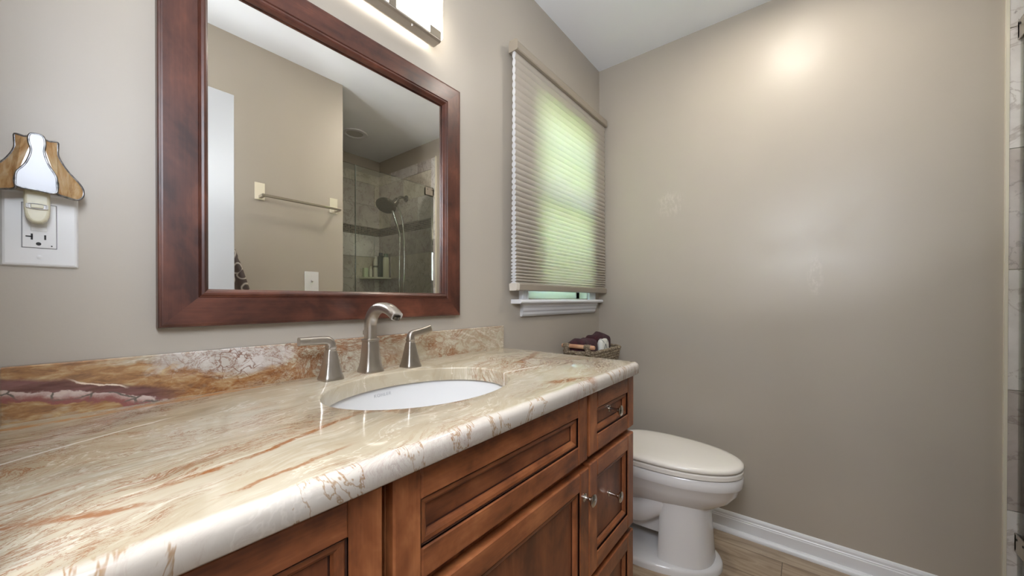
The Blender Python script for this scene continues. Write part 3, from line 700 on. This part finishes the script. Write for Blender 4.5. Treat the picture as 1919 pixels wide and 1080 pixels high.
bm = BM(); lathe(bm, (-.47, -.905, H-.0015), [(.066, 0), (.066, -.002), (.001, -.0025)], n=40); obj('lens', bm, M_DOWN, dl)

# ------------------------------------------------------------------ outlet with night light
ou = thing('wall_outlet', 'white ground fault outlet plate on the wall left of the mirror', 'outlet', (-2.0265, 0, 1.2085))
bm = BM()
loft(bm, [[(-2.0265+a*w, y, 1.2085+c*h) for a, c in ((-1, -1), (1, -1), (1, 1), (-1, 1))] for w, h, y in ((.0385, .0585, -.0005), (.0385, .0585, -.002), (.0365, .0565, -.0055), (.034, .054, -.0065))], smooth=False)
obj('cover_plate', bm, M_PLATE, ou, .0012)
bm = boxes(((-2.0455, -.006, 1.179), (-2.0105, -.0066, 1.2495))); obj('outline_gap', bm, simple('grey_gap', rgb(120, 120, 124), .6), ou)
bm = boxes(((-2.0447, -.0060, 1.1798), (-2.0113, -.0080, 1.2487))); rc_ = obj('receptacle', bm, M_PLATE, ou, .0008)
for z0, z1 in ((1.206, 1.2125), (1.214, 1.2205)):
    obj('test_button', boxes(((-2.0365, -.0078, z0), (-2.0205, -.0090, z1))), M_PLATE, rc_, .0005)
obj('slot', boxes(((-2.0365, -.0079, 1.192), (-2.0345, -.0083, 1.2015)), ((-2.0415, -.0079, 1.1960), (-2.0345, -.0083, 1.1980))), M_DARK, rc_)
obj('slot', boxes(((-2.0235, -.0079, 1.193), (-2.0215, -.0083, 1.2005))), M_DARK, rc_)
bm = BM(); lathe(bm, (-2.029, -.0079, 1.1860), [(.0027, 0), (.0027, -.0005), (.0001, -.0005)], (0, 1, 0), 14); obj('ground_hole', bm, M_DARK, rc_)
bm = BM(); lathe(bm, (-2.016, -.0079, 1.1835), [(.001, 0), (.001, -.0005), (.0001, -.0005)], (0, 1, 0), 10); obj('indicator', bm, M_DARK, rc_)
bm = BM(); lathe(bm, (-2.028, -.0063, 1.1655), [(.0032, 0), (.0032, -.0008), (.0001, -.0012)], (0, 1, 0), 16); box(bm, (-2.031, -.0073, 1.1652), (-2.025, -.0076, 1.1658)); obj('screw', bm, M_PLATE, ou)

nl = thing('night_light', 'plug-in night light with amber and white stained glass shade', 'night light', (-2.030, -.03, 1.235))
bm = BM()
bp_ = [(-.0128, .052), (-.0128, .008), (-.0120, -.001), (-.0095, -.0085), (-.005, -.0132), (0, -.0145), (.005, -.0132), (.0095, -.0085), (.0120, -.001), (.0128, .008), (.0128, .052)]
extrude_poly(bm, [(-2.030+a, -.010, 1.230+c) for a, c in bp_], (0, -.022, 0)); obj('plug_body', bm, M_IVORY, nl, .0035, 3)
bm = BM()
pill = [(.0108*math.copysign(min(1, abs(math.cos(t))*1.35), math.cos(t)), .0046*math.sin(t)) for t in [2*PI*i/32 for i in range(32)]]
loft(bm, [[(-2.030+a*k, y, 1.2410+c*k) for a, c in pill] for k, y in ((1, -.031), (1, -.0340), (.92, -.0346), (.80, -.0340), (.76, -.0325))], True, True); sw = obj('switch_bezel', bm, M_PLATE, nl)
obj('rocker', boxes(((-2.0362, -.032, 1.2382), (-2.0238, -.0352, 1.2438))), M_IVORY, sw, .001)
def glass_piece(pts, mat, nm, curve=None):
    P = [(x, y, z) for x, y, z in pts]
    Pc = catmull(P, 5, True)
    bm = BM(); extrude_poly(bm, Pc, (0, -.0025, 0)); o = obj(nm, bm, mat, nl)
    bm = BM(); pth = [p+Vector((0, -.0012, 0)) for p in Pc]+[Pc[0]+Vector((0, -.0012, 0))]
    tube(bm, pth, .0017, 8, False); obj('solder_line', bm, M_LEAD, o)
yc, ys = -.046, -.024
cen = [(-2.030, yc, 1.3475), (-2.0360, yc, 1.3455), (-2.0372, yc, 1.335), (-2.0350, yc, 1.321), (-2.0400, yc, 1.301), (-2.0478, yc, 1.287), (-2.0490, yc, 1.276), (-2.0475, yc, 1.2655), (-2.030, yc, 1.2635), (-2.0125, yc, 1.2625), (-2.0110, yc, 1.275), (-2.0122, yc, 1.289), (-2.0185, yc, 1.303), (-2.0230, yc, 1.321), (-2.0222, yc, 1.335), (-2.0240, yc, 1.3455)]
glass_piece(cen, M_OPAL, 'centre_glass')
def side(s):
    q = [(.0060, yc+.001, 1.3405), (.012, yc+.004, 1.3415), (.0195, yc+.008, 1.3435), (.0200, yc+.009, 1.335), (.0205, yc+.010, 1.322), (.0290, yc+.014, 1.304), (.0425, yc+.019, 1.286), (.0465, yc+.021, 1.275), (.0450, yc+.020, 1.265), (.0390, yc+.016, 1.2595), (.0290, yc+.008, 1.2600), (.0195, yc+.001, 1.2625), (.0200, yc+.0005, 1.275), (.0170, yc+.0008, 1.289), (.0095, yc+.0008, 1.303), (.0055, yc+.0008, 1.321)]
    glass_piece([(-2.030+s*a, y, z) for a, y, z in q], M_AMBER, 'side_glass')
side(1); side(-1)
bm = BM(); tube(bm, [(-2.030, -.030, 1.262), (-2.030, -.030, 1.285)], .007, 12); obj('bulb_socket', bm, M_IVORY, nl)

# ------------------------------------------------------------------ toilet
TX = -.322
tl = thing('toilet', 'white porcelain toilet with closed lid beyond the vanity', 'toilet', (TX, -.45, 0))
def egg(hw, yb, yt, z, n=56, sqb=.55, pw=1.0):
    ym = yb+(yt-yb)*.40; out = []
    for i in range(n):
        t = 2*PI*i/n; s, c = math.sin(t), math.cos(t)
        if c >= 0: x, y = hw*math.copysign(abs(s)**.92, s), ym+(yt-ym)*abs(c)**1.0
        else: x, y = hw*math.copysign(abs(s)**sqb, s), ym+(yb-ym)*abs(c)**.72
        out.append((TX+x, y, z))
    return out
bm = BM()
loft(bm, [egg(.070, -.20, -.61, .10), egg(.085, -.20, -.63, .20), egg(.105, -.215, -.650, .240), egg(.130, -.22, -.682, .262), egg(.153, -.225, -.722, .292), egg(.166, -.23, -.747, .325), egg(.1720, -.23, -.7580, .3540), egg(.1750, -.23, -.7635, .3590), egg(.1762, -.23, -.7655, .363), egg(.1770, -.23, -.767, .396), egg(.172, -.235, -.762, .4015)])
obj('bowl', bm, M_PORC, tl)
def column(hw, yb, yt, z):
    out = [(TX+hw*.93*math.sin(-PI/2+PI*i/8), yb, z) for i in range(9)]
    ym = yb-.012
    out += [(TX+hw*math.copysign(abs(math.cos(t))**.8, math.cos(t)), ym-(ym-yt)*math.sin(t)**.9, z) for t in [PI*i/30 for i in range(31)]]
    return out
bm = BM(); loft(bm, [column(.142, -.478, -.668, .020), column(.137, -.478, -.664, .06), column(.130, -.480, -.657, .15), column(.124, -.482, -.649, .24), column(.122, -.484, -.645, .275)]); obj('pedestal', bm, M_PORC, tl)
def footring(k, z): return [(TX+k*.188*math.cos(t), (-.36-k*.335*math.sin(t)) if math.sin(t) >= 0 else (-.36-k*.24*math.sin(t)), z) for t in [2*PI*i/64 for i in range(64)]]
bm = BM(); loft(bm, [footring(1, 0), footring(1, .018), footring(.985, .026), footring(.95, .031), footring(.7, .035)]); obj('foot', bm, M_PORC, tl)
bm = BM()
for sd in (-1, 1):
    tube(bm, catmull([(TX+sd*.050, -.55, .275), (TX+sd*.080, -.47, .240), (TX+sd*.092, -.38, .185), (TX+sd*.092, -.30, .200), (TX+sd*.085, -.23, .26), (TX+sd*.075, -.17, .20), (TX+sd*.065, -.15, .05)], 6), .050, 18)
obj('trapway', bm, M_PORC, tl)
bm = BM(); loft(bm, [[(TX+a*w, yb+c*d, z) for a, c in sq(1, 6, 40)] for w, yb, d, z in ((.115, -.17, .14, .03), (.12, -.17, .145, .30), (.155, -.17, .15, .385), (.16, -.17, .15, .405))]); obj('tank_shelf', bm, M_PORC, tl)
bm = BM(); loft(bm, [egg(.174, -.255, -.763, .4045), egg(.1775, -.25, -.7672, .4075), egg(.1775, -.25, -.7672, .4215), egg(.174, -.255, -.763, .4245)]); obj('seat', bm, M_SEAT, tl)
bm = BM(); loft(bm, [egg(.172, -.25, -.760, .4280), egg(.1775, -.245, -.7665, .4315), egg(.1787, -.245, -.7685, .438), egg(.1760, -.247, -.766, .4450), egg(.167, -.255, -.756, .4500), egg(.145, -.275, -.73, .4530), egg(.09, -.33, -.66, .4550), egg(.02, -.42, -.52, .4555)]); obj('lid', bm, M_SEAT, tl)
for s in (-1, 1): obj('hinge', boxes(((TX+s*.06, -.225, .403), (TX+s*.10, -.25, .43))), M_SEAT, tl, .004)
bm = BM(); loft(bm, [[(TX+a*w, -.118+c*d, z) for a, c in sq(1, 7, 48)] for w, d, z in ((.18, .085, .40), (.19, .090, .42), (.205, .096, .60), (.208, .097, .715))]); obj('tank', bm, M_PORC, tl)
bm = BM(); loft(bm, [[(TX+a*w, -.118+c*d, z) for a, c in sq(1, 7, 48)] for w, d, z in ((.210, .099, .715), (.215, .103, .720), (.215, .103, .742), (.211, .099, .749), (.20, .09, .751))]); obj('tank_lid', bm, M_PORC, tl)
bm = BM(); lathe(bm, (TX+.14, -.215, .66), [(.014, 0), (.014, .008), (.001, .01)], (0, -1, 0)); tube(bm, [(TX+.14, -.226, .66), (TX+.08, -.232, .655)], .006); obj('flush_lever', bm, M_STEEL, tl)

# ------------------------------------------------------------------ basket and what is in it
BXC, BYC, BHX, BHY, BZ = -.327, -.125, .193, .086, .7515
bk = thing('seagrass_basket', 'woven seagrass basket with pale wood handles on the toilet tank', 'basket', (BXC, BYC, BZ))
def rrect(hx, hy, z, r=.07, n=10):
    out = []
    for cx, cy, a0 in ((hx-r, hy-r, 0), (-hx+r, hy-r, PI/2), (-hx+r, -hy+r, PI), (hx-r, -hy+r, 1.5*PI)):
        for i in range(n): 
            a = a0+PI/2*i/(n-1); out.append(Vector((BXC+cx+r*math.cos(a), BYC+cy+r*math.sin(a), z)))
    return out
bm = BM()
def wob(pts, k): return pts
nrow = 8
for i in range(nrow):
    z = BZ+.009+i*.0135; g = .86+.14*(i/(nrow-1))
    base = rrect(BHX*g-.008, BHY*g-.006, z, .06)
    dense = []
    for a, c in zip(base, base[1:]+base[:1]):
        m = max(1, int((c-a).length/.007))
        for j in range(m): dense.append(a.lerp(c, j/m))
    n = len(dense)
    dense = [Vector((BXC+(p.x-BXC)*(1+.010*math.sin(j*1.9+i*PI)), BYC+(p.y-BYC)*(1+.022*math.sin(j*1.9+i*PI)), p.z+.0012*math.sin(j*1.3))) for j, p in enumerate(dense)]
    tube(bm, dense+[dense[0]], .0088, 8, False)
obj('woven_side', bm, M_ROPE, bk)
bm = BM(); pts = rrect(BHX*.84, BHY*.84, BZ+.001, .05); loft(bm, [pts, [p+Vector((0, 0, .006)) for p in pts]], smooth=False); obj('basket_base', bm, M_ROPE, bk)
for s in (-1,):
    xh = BXC+s*(BHX-.012)
    bm = BM(); tube(bm, [(xh, BYC-.096, .8835), (xh, BYC-.092, .8835), (xh, BYC+.066, .8835), (xh, BYC+.07, .8835)], .0098, 14, scales=[.8, 1, 1, .8]); h = obj('wood_handle', bm, M_HANDLE, bk)
    for yy in (-.062, .045):
        bm = BM(); tube(bm, [(xh, BYC+yy, .848), (xh-s*.003, BYC+yy, .866), (xh, BYC+yy, .886)], .0135, 10)
        for q in range(4): lathe(bm, (xh, BYC+yy-.012+q*.008, .8835), [(.0105, -.004), (.0135, 0), (.0105, .004)], (0, 1, 0), 12)
        obj('rope_wrap', bm, M_ROPE, h)
def soft_roll(name, label, cat, c, hx, hy, hz, mat, seed, group=None, folds=3, rough=1.0):
    rnd = random.Random(seed); bm = BM(); rings = []
    n = 28; m = 20
    for i in range(m+1):
        u = -1+2*i/m; e = (1-abs(u)**6)**.35 if abs(u) < 1 else 0
        ring = []
        for j in range(n):
            t = 2*PI*j/n; a = math.copysign(abs(math.cos(t))**.7, math.cos(t)); d = math.copysign(abs(math.sin(t))**.7, math.sin(t))
            w = 1+rough*(.055*math.sin(folds*u*1.6+2*t+seed)+.035*math.sin(3.2*u+seed*2+4*t)+.018*math.sin(7*t+6*u+seed))
            ring.append((c[0]+u*hx, c[1]+a*hy*max(e, .05)*w, c[2]+d*hz*max(e, .05)*w))
        rings.append(ring)
    loft(bm, rings)
    return tag(obj(name, bm, mat), label, cat, group)
soft_roll('maroon_washcloth', 'maroon folded washcloth at the left end of the basket, behind the handle', 'washcloth', (-.418, -.112, .845), .088, .058, .066, M_MAROON, 1, 'maroon washcloths in the basket')
soft_roll('maroon_washcloth', 'taller maroon folded washcloth at the right of the basket, behind the white packet', 'washcloth', (-.218, -.098, .850), .088, .045, .074, M_MAROON, 4, 'maroon washcloths in the basket')
soft_roll('paper_packet', 'small white packet with blue-grey marks in front of the right washcloth', 'packet', (-.292, -.162, .856), .042, .018, .048, M_PACKET, 2, rough=.35)

# ------------------------------------------------------------------ towel wall: door, towel, bar, switch
dr1 = structE('door_1', (-2.07, -1.14, 0))
obj('door_leaf', boxes(((-2.068, -1.127, .012), (-1.4855, -1.162, 2.040))), M_DOOR, dr1, .002)
bm = BM(); lathe(bm, (-1.55, -1.127, .80), [(.032, 0), (.032, .004), (.012, .008), (.011, .025), (.024, .035), (.028, .047), (.022, .058), (.001, .062)], (0, 1, 0)); obj('door_knob', bm, M_NICKEL, dr1)
bm = BM()
for z in (.25, 1.02, 1.80): tube(bm, [(-2.072, -1.125, z), (-2.072, -1.125, z+.09)], .006, 10)
obj('hinge', bm, M_NICKEL, dr1)
bm = boxes(((XL-.112, DY0-.004, 0), (XL+.001, DY0+.01, 2.06)), ((XL-.112, DY1-.018, 0), (XL+.001, DY1, 2.06)), ((XL-.112, DY1, 2.045), (XL+.001, DY0, 2.06)))
struct('trim_1', bm, M_WHITE)
# patterned towel on a hook
tw = thing('hanging_towel', 'brown towel with cream rings hanging behind the white door', 'towel', (-1.50, YT, 1.5))
bm = BM(); rows = []
for i in range(26):
    z = 1.50-.62*i/25; w = .012+.115*min(1, (i/14))**.85; row = []
    for j in range(25):
        u = -1+2*j/24
        row.append((-1.51+u*w, YT-.0+.052+.014*math.sin(u*8+.3*math.sin(i*.3))*min(1, i/10)+.006*(1-u*u), z-.01*abs(u)))
    rows.append(row)
loft(bm, rows, False, False, False); o = obj('cloth', bm, M_PATTERN, tw); m = o.modifiers.new('thick', 'SOLIDIFY'); m.thickness = .004
bm = BM(); tube(bm, catmull([(-1.51, YT+.001, 1.53), (-1.51, YT+.03, 1.515), (-1.51, YT+.055, 1.50), (-1.51, YT+.065, 1.525)], 5), .005, 10); lathe(bm, (-1.51, YT+.0005, 1.53), [(.016, 0), (.016, .004), (.001, .005)], (0, 1, 0)); obj('hook', bm, M_NICKEL, tw)
tb = thing('towel_bar', 'brushed nickel towel bar with square end plates on the wall facing the mirror', 'towel bar', (-1.126, YT, 1.64))
for x in (-1.322, -.931):
    obj('end_plate', boxes(((x-.0235, YT+.0005, 1.628), (x+.0235, YT+.006, 1.718))), M_PLATEM, tb, .0008)
    obj('post', boxes(((x-.006 if x < -1.1 else x+.002, YT+.005, 1.636), (x+.010 if x < -1.1 else x+.018, YT+.062, 1.650))), M_NICKEL, tb, .001)
obj('bar', boxes(((-1.328, YT+.052, 1.637), (-.913, YT+.0645, 1.6505))), M_CLIP, tb, .002)
swp = thing('light_switch', 'white toggle light switch on the wall facing the mirror', 'light switch', (-1.06, YT, 1.204))
obj('cover_plate', boxes(((-1.0985, YT+.0005, 1.146), (-1.0205, YT+.0055, 1.262))), M_PLATE, swp, .002)
bm = BM(); box(bm, (-1.0655, YT+.005, 1.192), (-1.0535, YT+.0065, 1.216)); extrude_poly(bm, [(-1.064, YT+.006, 1.199), (-1.064, YT+.018, 1.207), (-1.064, YT+.017, 1.213), (-1.064, YT+.006, 1.211)], (.009, 0, 0)); obj('toggle', bm, M_PLATE, swp)
for z in (1.172, 1.236):
    bm = BM(); lathe(bm, (-1.0595, YT+.0053, z), [(.003, 0), (.003, .0008), (.0001, .001)], (0, 1, 0), 12); obj('screw', bm, M_PLATE, swp)

# ------------------------------------------------------------------ shower
RH = .405
def tiles(name, faces):       # faces: list of (origin, u, v, nrm, w, h, mat) each a thin tile with grout gap
    bm = BM()
    for o_, u, v, nr, w, h, mi in faces:
        o_, u, v, nr = map(Vector, (o_, u, v, nr)); g = .0012; e = .001
        a = [o_+u*g+v*g, o_+u*(w-g)+v*g, o_+u*(w-g)+v*(h-g), o_+u*g+v*(h-g)]
        c = o_+u*w/2+v*h/2
        top = [p+nr*.0085+(c-p).normalized()*e for p in a]
        loft(bm, [[p for p in a], [p+nr*.0075 for p in a], top], False, True, True, mi, False)
    return struct(name, bm, M_TILE)
ZT = 2.292
def field(origin, u, nr, length, seed):
    rnd = random.Random(seed); out = []; zs = []
    z = 1.710; k = 0
    while z > .001: zs.append((max(.001, z-.2065), z, k)); z -= .2065; k += 1
    z = 1.788; k = 1
    while z < ZT-.02: zs.append((z, min(ZT, z+.2065), k)); z += .2065; k += 1
    for z0, z1, k in zs:
        s = -(.2 if k % 2 else 0)+(.203 if False else 0)
        p = s
        while p < length-.002:
            a, c = max(0, p), min(length, p+.405)
            if c-a > .004: out.append((Vector(origin)+Vector(u)*a+Vector((0, 0, z0)), u, (0, 0, 1), nr, c-a, z1-z0, rnd.choice((0, 0, 1, 2))))
            p += .405
    return out
fa = field((0, YB, 0), (0, 1, 0), (-1, 0, 0), 1.535-2.335+1.6 if False else YB*-1-1.540, 11)
strip = []
for i in range(6):
    z0 = -.014+RH*i+.0; z1 = min(ZT, z0+RH); z0 = max(.001, z0)
    strip.append(((0, -1.540, z0), (0, 1, 0), (0, 0, 1), (-1, 0, 0), .0535, z1-z0, (1, 2, 1, 2, 1, 1)[i]))
tiles('wall_far_shower_tile', fa+strip)
tiles('wall_shower_back_tile', field((XT, YB, 0), (1, 0, 0), (0, 1, 0), -XT, 12))
tiles('wall_shower_left_tile', field((XT, YB, 0), (0, 1, 0), (1, 0, 0), YB*-1-1.40, 13))
struct('trim_2', boxes(((-.0095, -1.4795, 0), (0, -1.4874, ZT+.006))), M_BONE)
struct('trim_3', boxes(((-.005, YB, 1.7105), (0, -1.540, 1.7875)), ((XT, YB, 1.7105), (0, YB+.005, 1.7875)), ((XT, YB, 1.7105), (XT+.005, -1.40, 1.7875))), M_MOSAIC)
struct('trim_4', boxes(((-.003, YB, .001), (0, -1.4865, ZT)), ((XT, YB, .001), (0, YB+.003, ZT)), ((XT, YB, .001), (XT+.003, -1.40, ZT))), M_GROUT)
struct('shower_curb', boxes(((XT+.012, -1.475, 0), (-.012, -1.55, .07))), M_TILE[1], bevel=.004)
gp = thing('shower_door', 'clear glass hinged shower door, reflected in the mirror', 'shower door', (-.35, -1.513, .08))
obj('glass_panel', boxes(((-.690, -1.508, .08), (-.014, -1.518, 2.034))), M_GLASS, gp)
for z in (1.963, .26):
    bm = boxes(((-.094, -1.503, z), (-.0095, -1.507, z+.062)), ((-.094, -1.519, z), (-.0095, -1.523, z+.062)), ((-.022, -1.503, z+.004), (-.0095, -1.523, z+.058)))
    h = obj('hinge', bm, M_NICKEL, gp, .001)
    bm = BM()
    for dx in (-.075, -.030): lathe(bm, (dx, -1.5025, z+.046), [(.004, 0), (.004, .001), (.0005, .001)], (0, 1, 0), 12)
    obj('hinge_screw', bm, M_DARK, h)
fp = thing('shower_fixed_panel', 'narrow fixed glass panel beside the shower door, reflected in the mirror', 'shower panel', (-.78, -1.513, .08))
obj('glass_panel', boxes(((-.862, -1.508, .072), (-.6935, -1.518, 2.034))), M_GLASS, fp)
struct('trim_5', boxes(((-.6935, -1.5085, .072), (-.6905, -1.5175, 2.034))), simple('glass_seal', rgb(110, 116, 106), .4))
shd = thing('hand_shower', 'hand shower on a wall arm with hanging metal hose, reflected in the mirror', 'shower', (0, -1.886, 2.008))
bm = BM(); lathe(bm, (-.009, -1.886, 2.008), [(.030, 0), (.029, .006), (.018, .010), (.012, .012)], (-1, 0, 0)); obj('flange', bm, M_CHROMEDARK, shd)
bm = BM(); tube(bm, catmull([(-.012, -1.886, 2.008), (-.045, -1.886, 2.013), (-.075, -1.888, 2.006), (-.105, -1.890, 1.980)], 6), .0105, 14); obj('arm', bm, M_CHROMEDARK, shd)
bm = BM(); tube(bm, catmull([(-.100, -1.890, 1.985), (-.120, -1.891, 1.955), (-.145, -1.893, 1.925)], 5), .021, 16, scales=None); lathe(bm, (-.125, -1.891, 1.945), [(.010, -.04), (.026, -.03), (.028, .02), (.018, .035)], (-.55, 0, -.8), 20); obj('bracket', bm, M_CHROMEDARK, shd)
hc = Vector((-.208, -1.895, 1.912)); nrm = Vector((-.50, .34, -.80)).normalized()
bm = BM(); lathe(bm, hc, [(.03, -.026), (.062, -.014), (.082, -.002), (.086, .006), (.083, .010)], nrm, 40, cap1=False); hd = obj('head_shell', bm, M_CHROMEDARK, shd)
bm = BM(); lathe(bm, hc, [(.083, .009), (.070, .0105), (.001, .011)], nrm, 40, cap0=False)
u = nrm.orthogonal().normalized(); w = nrm.cross(u)
for r_, k in ((.068, 22), (.050, 16), (.032, 10), (.015, 5)):
    for i in range(k):
        a = 2*PI*i/k; lathe(bm, hc+(u*math.cos(a)+w*math.sin(a))*r_+nrm*.0105, [(.0038, 0), (.003, .003), (.0005, .0035)], nrm, 8)
obj('spray_face', bm, M_CHROMEDARK, hd)
bm = BM(); tube(bm, catmull([(-.150, -1.888, 1.875), (-.128, -1.884, 1.81), (-.100, -1.882, 1.73), (-.078, -1.884, 1.66)], 6), .0125, 14, scales=None); obj('hand_grip', bm, M_STEEL, shd)
bm = BM(); tube(bm, catmull([(-.118, -1.875, 1.925), (-.078, -1.872, 1.86), (-.052, -1.872, 1.74), (-.040, -1.874, 1.55), (-.040, -1.878, 1.30), (-.046, -1.885, 1.10), (-.060, -1.890, 1.03), (-.075, -1.890, 1.10), (-.080, -1.888, 1.35), (-.078, -1.884, 1.66)], 10), .0062, 10); obj('hose', bm, M_STEEL, shd)
# corner shelf and bottles
cs_c = Vector((-.0095, YB+.0095, 1.292))
bm = BM(); arc = [(cs_c.x, cs_c.y, cs_c.z)]+[(cs_c.x-.205*math.cos(a), cs_c.y+.205*math.sin(a), cs_c.z) for a in [PI/2*i/14 for i in range(15)]]
extrude_poly(bm, arc, (0, 0, .016)); o = obj('corner_shelf', bm, M_BOTTLE['cream'], bevel=.003); tag(o, 'cream corner shelf in the shower holding bottles, reflected in the mirror', 'shelf')
zs = cs_c.z+.0163
def bottle(name, label, x, y, prof, mat, cap=None, capmat=None, sqr=None, band=None):
    t = thing(name, label, 'bottle', (x, y, zs))
    bm = BM()
    if sqr: loft(bm, [[(x+a*sqr[0]*k, y+c*sqr[1]*k, zs+h) for a, c in sq(1, 5, 28)] for k, h in prof])
    else: lathe(bm, (x, y, zs), prof, n=24)
    obj('body', bm, mat, t)
    if cap:
        bm = BM(); lathe(bm, (x, y, zs), cap, n=20); obj('cap', bm, capmat, t)
    if band:
        bm = BM(); r, z0, z1 = band; loft(bm, [[(x+a*r[0], y+c*r[1], zs+z) for a, c in sq(1, 5, 28)] for z in (z0, z1)], False, False); obj('label_band', bm, M_LABEL, t)
bottle('soap_carton', 'pale green square soap carton at the left end of the shower shelf', -.172, YB+.045, [(.98, 0), (1, .002), (1, .085), (.98, .087)], M_BOTTLE['soap'], sqr=(.022, .018))
bottle('slim_bottle', 'slim white bottle second on the shower shelf', -.128, YB+.062, [(.013, 0), (.014, .003), (.014, .075), (.006, .085)], M_BOTTLE['white'], [(.008, .083), (.008, .105), (.001, .106)], M_BOTTLE['cream'])
bottle('pump_bottle', 'white shampoo bottle with grey bands between slim and dark bottles', -.082, YB+.070, [(.95, 0), (1, .004), (1, .15), (.75, .175), (.35, .182)], M_BOTTLE['white'], [(.012, .18), (.012, .20), (.001, .202)], M_BOTTLE['white'], sqr=(.021, .018), band=((.0214, .0184), .095, .112))
bottle('dark_bottle', 'tall dark grey bottle on the shower shelf', -.056, YB+.115, [(.9, 0), (1, .006), (1, .17), (.9, .20), (.7, .205)], M_BOTTLE['grey'], [(.018, .204), (.018, .232), (.001, .234)], M_BOTTLE['grey'], sqr=(.026, .022))
bottle('conditioner_bottle', 'cream bottle with sage cap at the right end of the shower shelf', -.038, YB+.170, [(.95, 0), (1, .004), (1, .16), (.85, .188), (.8, .19)], M_BOTTLE['cream'], [(.020, .189), (.020, .222), (.001, .224)], M_BOTTLE['sage'], sqr=(.024, .020))
rl = thing('shower_ceiling_light', 'unlit round recessed light in the shower ceiling, reflected in the mirror', 'light fixture', (-.478, -1.917, H))
bm = BM(); lathe(bm, (-.478, -1.917, H-.0005), [(.098, 0), (.096, -.006), (.078, -.010), (.068, -.008), (.062, 0)], n=40, cap0=False, cap1=False); obj('trim_ring', bm, M_WHITE, rl)
bm = BM(); lathe(bm, (-.478, -1.917, H-.0015), [(.063, 0), (.063, -.001), (.001, -.003)], n=40); obj('lens', bm, M_LENS, rl)
